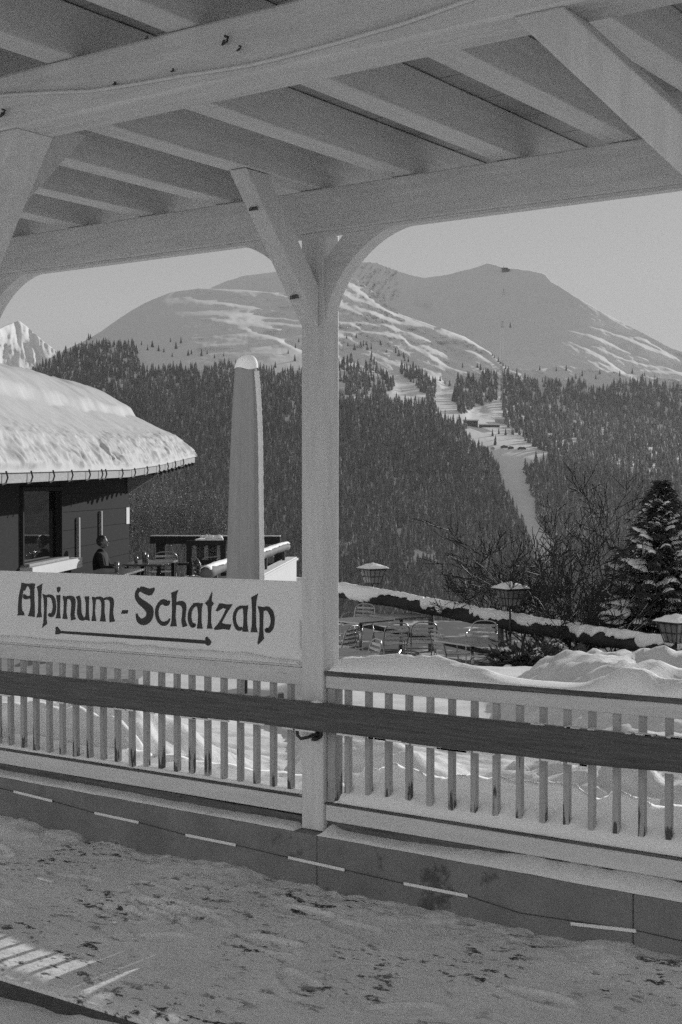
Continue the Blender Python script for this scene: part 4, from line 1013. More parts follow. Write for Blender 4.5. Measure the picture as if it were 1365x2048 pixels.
# ================================================================== NEAR PLANTS
def leafcloud(quads, name, m, parent): 
    V = np.array(quads, np.float32).reshape(-1, 3); Q = np.arange(len(V)).reshape(-1, 4); return np_obj(name, V, Q, m, parent)
def clump_mesh(items, name, m, parent):
    mb = MB()
    for (c, r, s) in items:
        rr_ = random.Random(s); n = 8; vs_ = []
        for j in range(4):
            ph = -.5+(j/3)*(math.pi/2+.5)
            for k in range(n):
                a = 2*math.pi*k/n; q = r*(.7+.6*rr_.random())*math.cos(ph); vs_.append((c[0]+q*math.cos(a), c[1]+q*math.sin(a), c[2]+r*.5*math.sin(ph)*(.8+.4*rr_.random())))
        mb.add(vs_, [(j*n+k, j*n+(k+1) % n, (j+1)*n+(k+1) % n, (j+1)*n+k) for j in range(3) for k in range(n)]+[tuple(range(3*n, 4*n)), tuple(range(n))[::-1]])
    return mb.build(name, m, parent, smooth=True)
def spruce(name, base, Ht, rad, seed, label, nb=300, snow=.5):
    rr = random.Random(seed); t = empty(name, base, label, "tree"); base = np.array(base, float)
    MB().tube([base, base+np.array([0, 0, Ht*.6]), base+np.array([0, 0, Ht])], [.11*Ht/4, .06*Ht/4, .008], 8).build("trunk", BARK, t, smooth=True)
    qs = []; sn = MB(); Z1 = np.array([0, 0, 1.0])
    for i in range(nb):
        u = (i+.5)/nb; z = .04+.96*u**.92; L_ = rad*(1-z)**.95*rr.choice((.45, .7, .85, 1.0, 1.08))*rr.uniform(.85, 1.1)+.05
        az = i*2.399963+rr.uniform(-.4, .4); d = np.array([math.cos(az), math.sin(az), 0]); sdv = np.cross(d, Z1)
        up0 = .34*(z-.3)+rr.uniform(-.06, .06)
        pos = lambda s_: base+np.array([0, 0, z*Ht+up0*s_*L_-.34*L_*s_*s_*(1-z)+.14*L_*s_**3])+d*L_*s_
        n = max(6, int(17*L_))
        for k in range(n*3):
            s_ = rr.random()**.7; sp = .03+.30*L_*(1-s_*.8)*.5
            lat = rr.uniform(-sp, sp); c = pos(s_)+sdv*lat+np.array([0, 0, rr.uniform(-.045, .015)-.25*abs(lat)])
            dd = d*.75+sdv*(1.1*lat/(sp+.001))*.7+np.array([0, 0, rr.uniform(-.6, .05)]); dd /= np.linalg.norm(dd)
            sd = np.cross(dd, [rr.uniform(-1, 1), rr.uniform(-1, 1), 1]); sd /= np.linalg.norm(sd)
            l = rr.uniform(.07, .17); w_ = rr.uniform(.008, .022)
            qs.append([c-sd*w_, c+sd*w_, c+dd*l+sd*w_*.4, c+dd*l-sd*w_*.4])
        if rr.random() < snow and L_ > .12:          # snow lying along the bough
            s0 = rr.uniform(.25, .6); s1 = min(1.0, s0+rr.uniform(.2, .5)); m_ = 6; w0 = min(.16, .05+.13*L_)*rr.uniform(.5, 1.1); vs_ = []
            for a in range(m_+1):
                s_ = s0+(s1-s0)*a/m_; w_ = w0*math.sin(math.pi*(a+.5)/(m_+1))**.6*rr.uniform(.6, 1.3); c = pos(s_)
                for b_, (o1, o2) in enumerate(((-1, -.5), (-.55, .22), (0, .36), (.55, .22), (1, -.5))): vs_.append(c+sdv*(o1*w_)+Z1*(.018+o2*w_*rr.uniform(.7, 1.2)))
            sn.add(vs_, [(a*5+b_, a*5+b_+1, a*5+b_+6, a*5+b_+5) for a in range(m_) for b_ in range(4)]+[(0, 1, 2, 3, 4), tuple(m_*5+q for q in (4, 3, 2, 1, 0))])
    leafcloud(qs, "needles", NEEDLE, t); tag(sn.build("branch_snow", SNOW, t, smooth=True), kind="stuff"); return t
sb_ = at(1322, 1300, 25.5); spruce("spruce", (sb_[0], sb_[1], -2.3), 1.65+(YH-962)*25.5/F+2.3, 2.25, 4, "dark spruce with clumps of snow on its branches at the right edge", 620)
sb_ = at(1450, 1300, 24.0); spruce("spruce", (sb_[0], sb_[1], -2.4), 3.5, 1.5, 9, "lower snow-laden spruce just outside the frame, beside the big one", 240)
def juniper(name, c, w_, h_, n, seed, label, cat="shrub"):
    rr = random.Random(seed); t = empty(name, c, label, cat); c = np.array(c); qs = []; sn = []
    for i in range(n):
        az = rr.uniform(0, 6.283); el = rr.uniform(.05, .9); L_ = rr.uniform(.4, 1.0)
        tip = np.array([math.cos(az)*w_*L_*math.cos(el), math.sin(az)*w_*L_*math.cos(el), h_*L_*math.sin(el)])
        for k in range(14):
            s = rr.uniform(.25, 1); p = c+tip*s+np.array([rr.gauss(0, .05), rr.gauss(0, .05), rr.gauss(0, .04)+.04])
            dd = tip/np.linalg.norm(tip)+np.array([rr.gauss(0, .5), rr.gauss(0, .5), rr.gauss(0, .4)]); dd /= np.linalg.norm(dd)
            sd = np.cross(dd, [rr.gauss(0, 1), rr.gauss(0, 1), rr.gauss(0, 1)]); sd /= np.linalg.norm(sd); l = rr.uniform(.06, .16); q = rr.uniform(.008, .02)
            qs.append([p-sd*q, p+sd*q, p+dd*l+sd*q*.4, p+dd*l-sd*q*.4])
        if rr.random() < .16: sn.append((c+tip*rr.uniform(.55, 1)+np.array([0, 0, .06]), rr.uniform(.03, .09), rr.random()))
    leafcloud(qs, "foliage", NEEDLE, t); tag(clump_mesh(sn, "branch_snow", SNOW, t), kind="stuff")
    mb = MB()
    for i in range(10):
        az = rr.uniform(0, 6.28); mb.tube([c-np.array([0, 0, .2]), c+np.array([math.cos(az)*w_*.4, math.sin(az)*w_*.4, h_*.35])], [.025, .008], 6)
    mb.build("stems", BARK, t); return t
q = at(1050, 1318, 20.5); juniper("juniper_shrub", (q[0], q[1], -1.15), .66, .62, 230, 3, "dark evergreen shrub dusted with snow below the snowy rail")
q = at(1118, 1322, 20.8); juniper("juniper_shrub", (q[0], q[1], -1.2), .45, .5, 120, 6, "smaller dark shrub right of the snow-dusted one, behind the snow heap")

def bare_tree(name, base, label, seed, stems, depth, L0, spread, r0, cat="tree", snow=.5):
    rr = random.Random(seed); t = empty(name, base, label, cat); tw = MB(); sn = MB(); tk = MB()
    def grow(p, d, L_, r, lev):
        n = 4; pts = [np.array(p)]; rad = [r]; dd = np.array(d)
        for k in range(n):
            dd = dd+np.array([rr.gauss(0, .13), rr.gauss(0, .13), rr.gauss(0, .08)+.035]); dd /= np.linalg.norm(dd)
            pts.append(pts[-1]+dd*L_/n); rad.append(max(.0065, r*(1-.42*(k+1)/n)))
        (tk if lev == 0 else tw).tube(pts, rad, 6 if lev < 2 else 4, cap=False)
        if lev < depth and abs(dd[2]) < .8 and rr.random() < snow:
            f0 = rr.randint(0, 2); sp = [q+np.array([0, 0, rad[f0+i]*.75+.004]) for i, q in enumerate(pts[f0:])]
            sn.tube(sp, [max(.004, rad[f0+i]*.55)*(.5+.7*rr.random()) for i in range(len(sp))], 5)
        if lev < depth:
            for k in range(rr.choice((2, 2, 3, 3)) if lev < depth-1 else 3):
                s = rr.randint(1, n); nd = dd+np.array([rr.gauss(0, spread), rr.gauss(0, spread), rr.gauss(.05, spread*.65)]); nd /= np.linalg.norm(nd)
                grow(pts[s], nd, L_*rr.uniform(.58, .82), rad[s]*rr.uniform(.55, .75), lev+1)
    for k in range(stems):
        a = rr.uniform(0, 6.283); d = np.array([math.cos(a)*rr.uniform(.2, .8), math.sin(a)*rr.uniform(.2, .8), 1.0]); d /= np.linalg.norm(d)
        grow(np.array(base)+np.array([math.cos(a)*.1, math.sin(a)*.1, 0]), d, L0*rr.uniform(.85, 1.15), r0*rr.uniform(.7, 1.1), 0)
    tk.build("trunk", BARK, t); tw.build("branches", TWIG, t); tag(sn.build("branch_snow", SNOW, t, smooth=True), kind="stuff"); return t
q = at(1140, 1290, 25.6); bare_tree("bare_tree", (q[0], q[1], -1.95), "leafless snow-dusted tree with many stems between the second lantern and the spruce", 12, 7, 5, 1.45, .5, .04, snow=.22)
q = at(1040, 1290, 27.0); bare_tree("bare_tree", (q[0], q[1], -1.9), "smaller leafless tree with fine dark twigs behind the second lantern", 21, 7, 5, 1.15, .55, .026, snow=.15)
q = at(1235, 1300, 24.5); bare_tree("bare_tree", (q[0], q[1], -2.0), "slender leafless sapling just left of the spruce", 33, 4, 5, 1.3, .5, .026, snow=.2)
# frosty thicket behind the hut
q = at(345, 1110, 40); th_e = empty("frosted_thicket", (q[0], q[1], -.6), "fine leafless thicket speckled with frost behind the hut terrace", "shrub")
rr = random.Random(17); tw = MB(); fq = []
for i in range(240):
    lx = rr.uniform(-1.75, 1.75); ly = rr.uniform(-.6, .6); h_ = rr.uniform(1.5, 2.55)*(1-.22*abs(lx/1.75)**2)
    p = np.array([q[0], q[1], -.6])+RGT*lx+np.array([FWD[0], FWD[1], 0])*ly; d = np.array([rr.gauss(0, .16), rr.gauss(0, .16), 1])
    pts = [p]
    for k in range(5): d = d+np.array([rr.gauss(0, .12), rr.gauss(0, .12), 0]); pts.append(pts[-1]+d/np.linalg.norm(d)*h_/5)
    tw.tube(pts, [.012, .010, .008, .006, .005, .003], 4, cap=False)
    for k in range(22):
        s = rr.uniform(.3, 1); j = min(4, int(s*5)); c = pts[j]+(pts[j+1]-pts[j])*(s*5-j); dd = np.array([rr.gauss(0, 1), rr.gauss(0, 1), rr.gauss(.3, .7)]); dd /= np.linalg.norm(dd); l = rr.uniform(.12, .38)
        tw.tube([c, c+dd*l], [.005, .003], 3, cap=False)
        if rr.random() < .75:
            c2 = c+dd*l*rr.uniform(.3, 1); a = np.array([rr.gauss(0, 1), rr.gauss(0, 1), rr.gauss(0, 1)]); a /= np.linalg.norm(a); b_ = np.cross(a, dd); z_ = rr.uniform(.008, .02)
            fq.append([c2-a*z_, c2-b_*z_, c2+a*z_, c2+b_*z_])
tw.build("twigs", LOG, th_e); tag(leafcloud(fq, "frost", SNOWD, th_e), kind="stuff")

# ================================================================== MOUNTAINS
def pw(pts): 
    a = np.array(pts, float); return lambda x: np.interp(x, a[:, 0], a[:, 1])
def seg_fields(X, Y, pl_):
    """signed vertical distance below a polyline (in rows), and 0..1 along-range mask"""
    a = np.array(pl_, float); yy = np.interp(X, a[:, 0], a[:, 1]); x0, x1 = a[0, 0], a[-1, 0]; e = max(8, (x1-x0)*.38)
    return yy-Y, sst(x0-e*.2, x0+e, X)*(1-sst(x1-e, x1+e*.2, X))
class Slope:
    """a hillside: for every column its distance is summed upward from the valley, steepness set field by field"""
    def __init__(s, x0, x1, nx, ytop, ybot, ny, D0, slope, turn, strokes, rough, seed):
        xs = rows(x0, x1, nx); t = rows(0, 1, ny); yt = ytop(xs)+1.2*fbm(xs*.06, 0*xs, seed+50, 4)
        X = np.broadcast_to(xs, (ny, nx)); Y = ybot+(yt-ybot)[None, :]*t[:, None]
        el = (YH-Y)/F
        D = np.zeros((ny, nx)); D[0] = D0
        sl_ = np.tan(np.radians(slope(X, Y)))
        for j in range(1, ny):
            dy = Y[j-1]-Y[j]; g = (D[j-1]/F)/np.maximum(sl_[j]-el[j], .03); D[j] = D[j-1]+g*dy
        D = D+turn(X, Y)
        for pl_, amp, wd in strokes:
            dist, m = seg_fields(X, Y, pl_); D = D+amp*m*(sst(-wd, wd, dist)*np.exp(-np.maximum(dist-wd, 0)/(wd*7)))
        for (sx, sy, amp, k, mask) in rough:
            D = D+amp*fbm((X+sx*.37)/sx, (Y+k*X)/sy, seed+int(sx), 4)*mask(X, Y)
        s.X, s.Y, s.D = X, Y, D; s.xs = xs; s.yt = yt; s.ybot = ybot; s.ny = ny
    def P(s):
        d = RGT[None, None]*((s.X-682.5)/F)[..., None]-UPV[None, None]*((s.Y-1024)/F)[..., None]+FWD
        return CAM+d*s.D[..., None]
    def depth(s, x, y):
        fx = np.interp(x, s.xs, np.arange(len(s.xs))); yt = np.interp(x, s.xs, s.yt); ty = np.clip((y-s.ybot)/(yt-s.ybot), 0, 1)*(s.ny-1)
        i = np.clip(np.floor(fx).astype(int), 0, len(s.xs)-2); j = np.clip(np.floor(ty).astype(int), 0, s.ny-2); u = fx-i; v = ty-j
        return (s.D[j, i]*(1-u)+s.D[j, i+1]*u)*(1-v)+(s.D[j+1, i]*(1-u)+s.D[j+1, i+1]*u)*v
    def build(s, name, back):
        P = s.P(); top_ = P[-1]; h = np.array([FWD[0], FWD[1], 0]); extra = []
        for k, (dd, dz) in enumerate(back): extra.append(top_+h*dd-np.array([0, 0, dz]))
        o = grid_obj(name, np.concatenate([P, np.array(extra)]), SNOWF); tag(o, kind="structure"); return o

one = lambda X, Y: np.ones_like(X)
# far left peak -----------------------------------------------------------
topL = pw([(-120,720),(-60,688),(0,657),(18,648),(38,641),(60,658),(88,683),(115,703),(160,738),(240,790)])
mL = Slope(-120, 240, 160, topL, 850, 90, 5600.0, lambda X, Y: 37+0*X, lambda X, Y: 2.6*(X-20)-np.where(X < 38, (38-X)*3.5, 0)*sst(720, 650, Y),
    [], [(26, 60, 60, -1.15, one), (9, 30, 22, -1.15, one), (14, 14, 10, -.4, one)], 200)
mL.build("mountain", [(60, 60), (1500, 1200)])
# summit behind -------------------------------------------------------------
topP = pw([(360,640),(380,600),(425,574),(450,563),(490,551),(540,545),(600,538),(660,530),(735,524),(755,526),(790,540),(820,550),(848,556),(872,553),(900,548),(940,538),(978,527),(1000,533),(1012,536),(1060,541),(1090,548),(1102,562),(1150,592),(1200,622),(1265,655),(1330,690),(1400,718),(1520,780),(1800,860),(2100,900),(2500,930)])
flank = lambda X, Y: sst(1085, 1180, X+.4*(Y-680))
def turnP(X, Y):
    q = np.maximum(X-1080, 0); return 1300*sst(980, 520, X)+.30*(1085-np.minimum(X, 1085))+np.where(q < 120, .0046*q*q, 66.2+1.7*np.minimum(q-120, 280)+.3*np.maximum(q-400, 0))
strP = [([(1082,663),(1126,654),(1193,676),(1282,713),(1340,735)], 60, 6), ([(1097,670),(1149,686),(1215,722),(1263,755)], 55, 6), 
        ([(1160,640),(1240,672),(1365,722)], 50, 6), ([(1200,655),(1290,680),(1380,725)], 45, 6), ([(1180,690),(1260,722),(1365,745)], 40, 5), ([(1250,735),(1300,742),(1380,748)], 45, 5),
        ([(828,608),(850,612),(872,618)], 90, 5), ([(846,616),(870,624)], 60, 4), ([(1215,745),(1270,752)], 40, 4)]
mP = Slope(360, 2500, 820, topP, 860, 190, 3700.0, lambda X, Y: 26+0*X, turnP,
    [(p_+[(1460, p_[-1][1]+(1460-p_[-1][0])*.36)] if p_[-1][0] > 1200 else p_, a_*.9, w_*.8) for p_, a_, w_ in strP], [(70, 22, 26, -.42, flank), (28, 9, 14, -.45, flank), (12, 4.5, 6, -.45, flank), (30, 26, 9, -1.3, lambda X, Y: (1-flank(X, Y))*sst(560, 620, Y)), (14, 12, 4, -1.3, lambda X, Y: 1-flank(X, Y)), (6, 4, 1.2, .2, one), (40, 20, 4, .3, one), (8, 6, 1.4, 0, one),
           (9, 6, 60, .9, lambda X, Y: sst(700, 730, X)*(1-sst(790, 812, X))*sst(612, 590, Y))], 300)
mP.build("mountain", [(40, 12), (250, 110), (1500, 900)])
# front mountain with the forest ----------------------------------------------
topF = pw([(-120,815),(0,778),(60,738),(130,700),(170,681),(200,665),(240,636),(290,606),(345,584),(400,577),(480,579),(545,585),(600,588),(660,575),(690,558),(712,558),(770,600),(800,628),(870,652),(930,674),(980,704),(1010,735),(1060,740),(1120,733),(1200,740),(1260,748),(1300,755),(1365,760),(1520,770),(1900,800),(2500,850)])
dome = lambda X, Y: sst(300, 420, X)*sst(735, 690, Y)
lit_r = lambda X, Y: sst(620, 700, X)*sst(800, 690, Y-.22*np.maximum(X-680, 0))
def turnF(X, Y):
    q = np.maximum(X-290, 0); t = np.where(q < 380, .00145*q*q, 209.4+1.1*(q-380)); t = np.where(X > 1050, t[:, :1]*0+np.interp(X, [1050, 1400, 2500], [627, 800, 950]), t)
    return t*sst(840, 690, Y-.22*np.maximum(X-680, 0))
strF = [([(397,578),(477,582),(538,584),(590,596)], 20, 4), ([(345,592),(385,593),(450,594)], 13, 4), ([(330,603),(385,600),(446,606),(492,613),(554,620),(605,625)], 26, 5),
        ([(470,599),(585,607)], 14, 4), ([(394,625),(461,627),(523,633),(569,637),(605,642)], 24, 5), ([(431,639),(477,646),(538,645),(605,652)], 26, 5),
        ([(474,652),(508,664),(554,677),(605,702)], 34, 6), ([(500,645),(560,660),(605,672)], 14, 5),
        ([(690,566),(740,596),(790,628),(860,655),(910,672)], 26, 7), ([(690,590),(750,610),(800,632)], 20, 6), ([(680,612),(740,622),(800,646),(870,662)], 22, 6),
        ([(672,640),(720,645),(772,650),(830,668),(880,690),(940,725)], 26, 6), ([(770,640),(830,648),(880,652),(930,676),(985,705)], 26, 6),
        ([(690,664),(745,664),(800,672),(830,694),(858,715)], 20, 5), ([(830,685),(870,700),(910,715),(945,728)], 20, 6), ([(880,660),(930,675),(970,698),(1004,727)], 22, 6),
        ([(860,716),(910,738),(950,748)], 20, 5), ([(900,690),(950,705),(1000,735)], 18, 5),
        ([(925,828),(955,826),(985,832)], 16, 6), ([(930,838),(975,836)], 12, 4), ([(785,790),(815,792),(835,798)], 10, 4), ([(880,785),(905,778)], 8, 3), ([(878,768),(900,774)], 8, 3), ([(285,715),(330,712),(380,716)], 12, 8)]
strF = [(p_+[(700, p_[-1][1]+22), (790, p_[-1][1]+62)] if 380 < p_[0][0] < 480 or p_[0][0] == 330 else p_, a_*(2.4 if p_[0][0] < 600 else 3.2), w_*.8) for p_, a_, w_ in strF]
mF = Slope(-120, 2500, 1000, topF, 1345, 330, 2000.0, lambda X, Y: 24.0+1.5*sst(760, 900, Y)-2.0*sst(740, 690, Y), turnF,
    strF, [(130, 60, 16, .2, one), (110, 14, 42, .06, dome), (60, 16, 34, -.36, lit_r), (26, 7, 15, -.40, lit_r), (11, 4, 5, -.40, lit_r), (60, 5, 14, .06, dome), (26, 26, 2.0, 0, one), (9, 5, 1.5, -.3, one)], 400)
mF.build("mountain", [(40, 4), (300, 120), (1500, 900)])
# unseen snow slope behind the viewer, added and steepened to bounce sunlight forward
ys = np.concatenate([rows(-8.6, -60, 40), rows(-65, -900, 40)]); xs = rows(-900, 900, 120); X, Y = np.meshgrid(xs, ys)
Z = -.16+.64*np.maximum(-Y-9.5, 0)+.8*fbm(X*.06, Y*.06, 120)*sst(-9, -30, Y)+.08*fbm(X*.4, Y*.4, 121)
o = grid_obj("hillside", np.stack([X, Y, Z], -1), SNOWF); tag(o, kind="structure")
# valley floor and hidden land out to the horizon
ang = rows(0, 2*math.pi, 73)[:-1]; V = []; Fq = []
b = MB(); n = 72
for r_, z in ((70, -30), (400, -130), (2000, -205), (5000, -300), (8000, -420)):
    V += [(CAM[0]+r_*math.cos(a), CAM[1]+r_*math.sin(a), z) for a in ang]
Fq = [(i*n+k, i*n+(k+1) % n, (i+1)*n+(k+1) % n, (i+1)*n+k) for i in range(4) for k in range(n)]
b.add(V, Fq); o = b.build("valley_ground", SNOWF, smooth=True); tag(o, kind="structure")

# valley air
hz_ = MB().box(-8800, 8800, -1500, 9000, -460, 1500).build("haze", SNOWF); hz_.data.materials.clear(); tag(hz_, kind="stuff")
hm = bpy.data.materials.new("valley_air"); hm.use_nodes = True; hm.node_tree.nodes.clear()
pv = hm.node_tree.nodes.new("ShaderNodeVolumePrincipled"); pv.inputs["Color"].default_value = g3(.92); pv.inputs["Density"].default_value = HAZE; pv.inputs["Anisotropy"].default_value = .2
ho = hm.node_tree.nodes.new("ShaderNodeOutputMaterial"); hm.node_tree.links.new(pv.outputs[0], ho.inputs["Volume"]); hz_.data.materials.append(hm)
# ------------------------------------------------------------------ forest
def inpoly(x, y, poly):
    p = np.array(poly, float); c = np.zeros(np.shape(x), bool); j = len(p)-1
    for i in range(len(p)):
        cond = ((p[i, 1] > y) != (p[j, 1] > y)) & (x < (p[j, 0]-p[i, 0])*(y-p[i, 1])/(p[j, 1]-p[i, 1]+1e-9)+p[i, 0]); c ^= cond; j = i
    return c
tline = pw([(-120,830),(0,790),(60,746),(130,708),(170,690),(200,680),(215,694),(270,688),(281,742),(340,736),(400,742),(440,733),(480,730),(530,742),(555,752),(590,742),(620,728),(672,735),(690,722),(720,714),(745,722),(765,748),(795,768),(806,726),(815,730),(850,750),(880,776),(902,800),(905,788),(917,762),(942,762),(957,768),(966,750),(991,750),(1003,752),(1010,745),(1030,752),(1070,762),(1110,764),(1130,776),(1150,760),(1165,766),(1180,788),(1215,782),(1230,768),(1260,770),(1285,762),(1330,776),(1365,780),(1520,785),(2500,840)])
CLEAR_P = [[(880,836),(908,846),(932,850),(932,882),(969,913),(994,935),(1006,980),(1021,1002),(1028,1030),(1049,1062),(1065,1110),(1080,1150),(1125,1150),(1108,1090),(1092,1062),(1076,1046),(1070,998),(1055,972),(1050,945),(1075,930),(1104,930),(1096,912),(1078,900),(1060,888),(1040,884),(1018,862),(1004,830),(1003,750),(994,745),(994,800),(966,812),(926,828),(920,826),(905,808)],
           [(770,790),(800,775),(828,772),(856,804),(842,812),(785,812)], [(766,745),(795,745),(838,775),(828,790),(800,785)],
           [(877,770),(905,786),(908,812),(923,830),(932,842),(908,852),(880,840),(866,812)], [(283,712),(380,712),(395,738),(340,738),(283,744)]]
N = 60000
tx = RNG.uniform(-115, 2200, N); ty = RNG.uniform(690, 1335, N)
ok = ty > tline(tx)
for pg in CLEAR_P: ok &= ~inpoly(tx, ty, pg)
gapn = fbm(tx/38, ty/30, 500, 3)
thin = np.where((tx > 672) & (tx < 745) & (ty < 800), .0, .7)+.12*(tx > 1000)-.2*((ty > 1000) & (tx > 690))
ok &= gapn < thin-.02
ok &= RNG.random(N) < np.clip(1.0-.00075*(ty-760), .55, 1)
tx, ty = tx[ok], ty[ok]
td = mF.depth(tx, ty); TP = CAM+(RGT[None]*((tx-682.5)/F)[:, None]-UPV[None]*((ty-1024)/F)[:, None]+FWD)*td[:, None]
th_ = (12+21*RNG.random(len(tx))**.8)*(1-.22*sst(820, 720, ty)); tone = np.clip(.070+.080*RNG.random(len(tx))+.15*RNG.random(len(tx))**3+.032*sst(950, 1150, tx+.3*(ty-900))*sst(800, 850, ty)+.055*fbm(tx/46, ty/30, 510, 4)+.07*(RNG.random(len(tx)) < .16)+.02*sst(980, 1080, tx)*sst(900, 800, ty)+.03*sst(900, 1080, ty)*sst(560, 760, tx)+.02*sst(1000, 1200, tx)-.016*sst(500, 200, tx), .028, .40)
def conifer_np(seed, tiers=6, n=7):
    r = np.random.default_rng(seed); V = []; T = []; S = []
    for k in range(tiers):
        z0 = .06+.90*k/tiers; z1 = min(1.0, z0+.36*(1-.45*k/tiers)); rad = .175*(1-.86*(k/tiers))*r.uniform(.85, 1.15)
        if k == tiers-1: z1 = 1.0
        o_ = len(V); V.append((r.normal(0, .006), r.normal(0, .006), z1))
        for i in range(n*2):
            a = math.pi*i/n+r.uniform(-.1, .1)+k; q = rad*(1 if i % 2 == 0 else .58)*r.uniform(.82, 1.15); V.append((q*math.cos(a), q*math.sin(a), z0+r.uniform(-.02, .03)-(0 if i % 2 else .02)))
        for i in range(n*2):
            T.append((o_, o_+1+i, o_+1+(i+1) % (n*2))); S.append(r.uniform(.35, 1.35)*(2.6 if r.random() < .16 else 1))
    return np.array(V), np.array(T), np.array(S)
PROT = [conifer_np(600+k) for k in range(7)]
order = np.argsort(-(th_/td))
vis = (tx > 5) & (tx < 1360) & (ty < 1190)
ind = [i for i in order if vis[i]][:190]
indset = np.zeros(len(tx), bool); indset[ind] = True
Vs, Ts, Ss = [], [], []; off = 0
pid = RNG.integers(0, 7, len(tx)); rot = RNG.uniform(0, 6.28, len(tx)); fat = RNG.uniform(.85, 1.5, len(tx))
for k in range(7):
    V, T, S = PROT[k]; m_ = np.where((pid == k) & ~indset)[0]
    c, s_ = np.cos(rot[m_])[:, None], np.sin(rot[m_])[:, None]; h = th_[m_][:, None]; f_ = fat[m_][:, None]
    xx = (V[None, :, 0]*c-V[None, :, 1]*s_)*h*f_; yy_ = (V[None, :, 0]*s_+V[None, :, 1]*c)*h*f_; zz_ = V[None, :, 2]*h
    W_ = np.stack([xx, yy_, zz_], -1)+TP[m_][:, None, :]-np.array([0, 0, 1.2])
    Vs.append(W_.reshape(-1, 3)); nv_ = len(V)
    Ts.append((T[None]+(np.arange(len(m_))*nv_)[:, None, None]+off).reshape(-1, 3)); off += len(m_)*nv_
    Ss.append((S[None]*tone[m_][:, None]).reshape(-1))
fo = np_obj("conifer_forest", np.concatenate(Vs), np.concatenate(Ts), FOREST, attrs={"shade": ('FACE', np.concatenate(Ss))}); tag(fo, kind="stuff")
# single trees: the nearest of the forest, and the scattered ones above the tree line
pm = []
for k in range(7):
    V, T, S = PROT[k]; o = np_obj("conifer", V, T, LONE, attrs={"shade1": ('FACE', S)}); pm.append(o)
def one_tree(k, p, h, fat_, r_, label, group):
    if pm[k].get("label") is None: o = pm[k]
    else: o = pm[k].copy(); COL.objects.link(o)
    o.location = tuple(float(c) for c in p-np.array([0, 0, 1.0])); o.scale = (h*fat_, h*fat_, h); o.rotation_euler = (0, 0, r_); tag(o, label, "tree", group)
for i in ind: one_tree(int(pid[i]), TP[i], th_[i], fat[i], rot[i], "dark conifer low on the forested slope, just above the snowy rail", "conifers low in the far forest")
sc = [(285,690),(296,700),(306,694),(318,702),(330,704),(341,684),(352,697),(362,686),(375,711),(385,708),(345,714),(405,712),(416,708),(430,716),(448,712),(552,735),(575,707),(590,722),(592,696),(598,684),(574,742),(695,677),(697,692),(708,700),(714,676),(720,694),(726,692),(732,690),(736,700),(742,698),(745,712),(790,706),(800,712),(806,716),(812,722),(818,724),(760,690),(772,705),(830,735),(842,745),(880,762),(890,768),(900,772),(925,735),(955,735),(960,740),(985,712),(990,716),(996,722),(1002,728),(1006,732),(1012,738),(1018,742),(182,674),(176,680),(165,690),(205,690),(215,688),(228,690),(240,686),(252,690),(262,688),(990,880),(985,872),(992,890),(1000,868),(1010,870)]
for (x, y) in sc:
    x = x+random.uniform(-2, 2); y = max(y, float(topF(x))+2); D_ = float(mF.depth(np.array([x]), np.array([y]))[0])
    one_tree(random.randrange(7), at(x, y, D_), random.uniform(10, 19), random.uniform(1.0, 1.5), random.uniform(0, 6), "lone dark conifer on the open snow at the tree line of the far mountain", "scattered conifers at the tree line")
for (x, y) in [(1021,655),(1113,742),(1133,741),(1165,752),(1200,748),(1265,747),(1240,752),(1152,757),(1290,752),(1192,758),(1080,740),(1310,755)]:
    S_ = mP if y < float(topF(x)) else mF
    D_ = float(S_.depth(np.array([float(x)]), np.array([float(y)]))[0]); one_tree(random.randrange(7), at(x, y, D_), random.uniform(12, 20), random.uniform(1.0, 1.4), random.uniform(0, 6), "lone dark conifer on the open snow at the tree line of the far mountain", "scattered conifers at the tree line")

# ------------------------------------------------------------------ far buildings
def far_on(S_, x, y): return at(x, y, float(S_.depth(np.array([float(x)]), np.array([float(y)]))[0]))
FX = RGT; FY = np.array([FWD[0], FWD[1], 0])
def fbox(mb, c, x0, x1, y0, y1, z0, z1): return mb.hexa([c+FX*x+FY*y+np.array([0, 0, z]) for z in (z0, z1) for x, y in ((x0, y0), (x1, y0), (x1, y1), (x0, y1))])
def roofpr(mb, c, x0, x1, y0, y1, z0, hh): return mb.prism([(y0, z0), (y1, z0), ((y0+y1)/2, z0+hh)], lambda p, t: c+FX*t+FY*p[0]+np.array([0, 0, p[1]]), x0, x1)
c = far_on(mF, 942, 852); st = empty("lift_station", c, "dark middle station of the mountain lift in the clearing, snow on its flat roof", "building")
fbox(MB(), c, -15, 15, -4, 10, -4, 11).build("wall", FARW, st); fbox(MB(), c, -17, 17, -6, 12, 11.1, 13.5).build("roof_snow", SNOWF, st)
b = MB(); fbox(b, c, 18, 62, 0, 6, -3, 2.2); b.build("terrace_wall", FARW, st)
b = MB(); fbox(b, c, 18, 62, -1, 7, 2.3, 4.6); fbox(b, c, -48, -17, 0, 5, 1, 4); b.build("terrace_snow", SNOWF, st)
c = far_on(mF, 1000, 846); ca = empty("lift_terminal", c, "pale terminal hut where the far lift cables meet the slope", "building")
fbox(MB(), c, -10, 10, -4, 6, -3, 8).build("wall", FARL, ca); roofpr(MB(), c, -11, 11, -5, 7, 8.05, 5).build("roof", SNOWF, ca)
c = far_on(mP, 1011, 543); su = empty("summit_station", c, "small dark station on the mountain summit against the sky", "building")
fbox(MB(), c, -11, 11, -8, 8, -6, 10).build("wall", FARW, su); fbox(MB(), c, -14, 8, -8, 8, 10.05, 13).build("roof", FARW, su); fbox(MB(), c, 3, 16, -8, 8, 3, 8).build("annex", FARW, su)
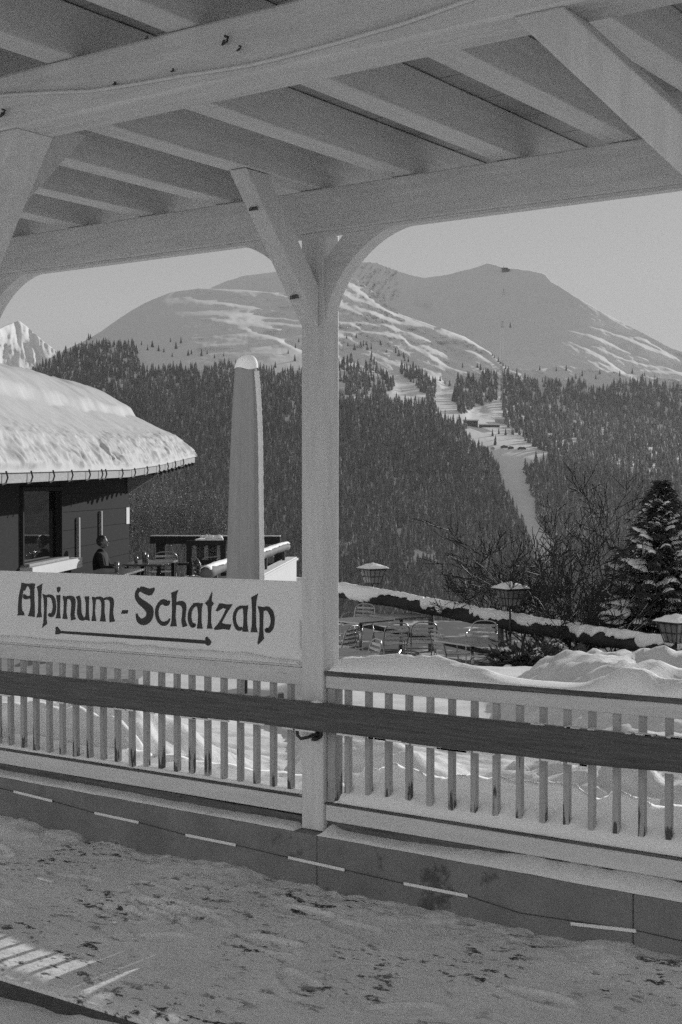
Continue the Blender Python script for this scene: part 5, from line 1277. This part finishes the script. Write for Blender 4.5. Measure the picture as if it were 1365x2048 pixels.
b = MB(); b.tube([c+FX*-6+np.array([0, 0, 13]), c+FX*-6+np.array([0, 0, 19])], .8, 5); b.build("mast", FARW, su)
for i, (x, y, L_) in enumerate(((968, 899, 13), (986, 900, 9), (1009, 897, 15), (1022, 899, 12), (1044, 900, 17))):
    c = far_on(mF, x, y); s_ = empty("snow_barrier", c, ["leftmost dark barrier below the lift station", "greyish stubby barrier, second from the left below the lift station", "dark humped barrier in the middle below the lift station", "low dark barrier touching the humped one below the lift station", "rightmost long dark barrier below the lift station"][i], "barrier", "dark barriers in a row on the piste")
    b = MB(); pts = [c+FX*u*L_/2+np.array([0, 0, 2.2+1.5*math.cos(u*1.4)+.4*math.sin(u*7+i)]) for u in rows(-1, 1, 9)]; b.tube(pts, [1.2, 2.2, 2.6, 2.8, 3, 2.7, 2.8, 2.2, 1.2], 7); b.build("padding", FARW if i != 1 else FARL, s_)
# lift pylons and cables
pyl = [(1000, 846), (1003, 740), (1005, 655), (1008, 590), (1011, 548)]
pk = []
for i, (x, y) in enumerate(pyl):
    S_ = mF if i < 2 else mP; c = far_on(S_, x, y); pk.append(c)
    if i in (1, 2, 3):
        p_ = empty("lift_pylon", c, ["", "lift pylon at the top edge of the forest clearing", "lift pylon halfway up the shaded summit face", "highest lift pylon just under the summit station"][i], "pylon", "lift pylons")
        h_ = 20; b = MB()
        for sx in (-1.5, 1.5): b.tube([c+FX*sx*1.6-np.array([0, 0, 2]), c+FX*sx*.4+np.array([0, 0, h_])], .45, 4)
        b.tube([c-FX*4+np.array([0, 0, h_]), c+FX*4+np.array([0, 0, h_])], .5, 4); b.build("lattice", FARW, p_); pk[-1] = c+np.array([0, 0, h_])
lines = MB()
for sx in (-3.5, 3.5):
    pts = []
    for a, b_ in zip(pk[:2], pk[1:3]):
        for t in rows(0, 1, 8): pts.append(a+(b_-a)*t+FX*sx-np.array([0, 0, 5*math.sin(t*math.pi)]))
    lines.tube(pts, .28, 4)
o = lines.build("lift_cables", FARL); tag(o, "pair of thin lift cables rising from the clearing to the summit", "cables")
# chalets on the valley side
for i, (x, y, w_, lab) in enumerate(((1236, 1140, 11, "small snow-roofed chalet seen through the branches left of the spruce"), (1262, 1108, 9, "small snow-roofed chalet against the spruce's left side, higher than the other"), (1190, 1088, 8, "tiny snow-roofed chalet high among the bare twigs"))):
    c = far_on(mF, x, y); w_ = w_*1.9; c_ = empty("chalet", c, lab, "house", "chalets in the valley")
    fbox(MB(), c, -w_*.42, w_*.42, -8, 8, -5, 0).build("wall", FARW, c_)
    MB().prism([(-w_*.6, -.3), (0, w_*.30), (w_*.6, -.3), (w_*.6, .5), (0, w_*.30+1), (-w_*.6, .5)], lambda p, t: c+FX*p[0]+FY*t+np.array([0, 0, p[1]+.2]), -10, 10).build("roof", SNOWF, c_)
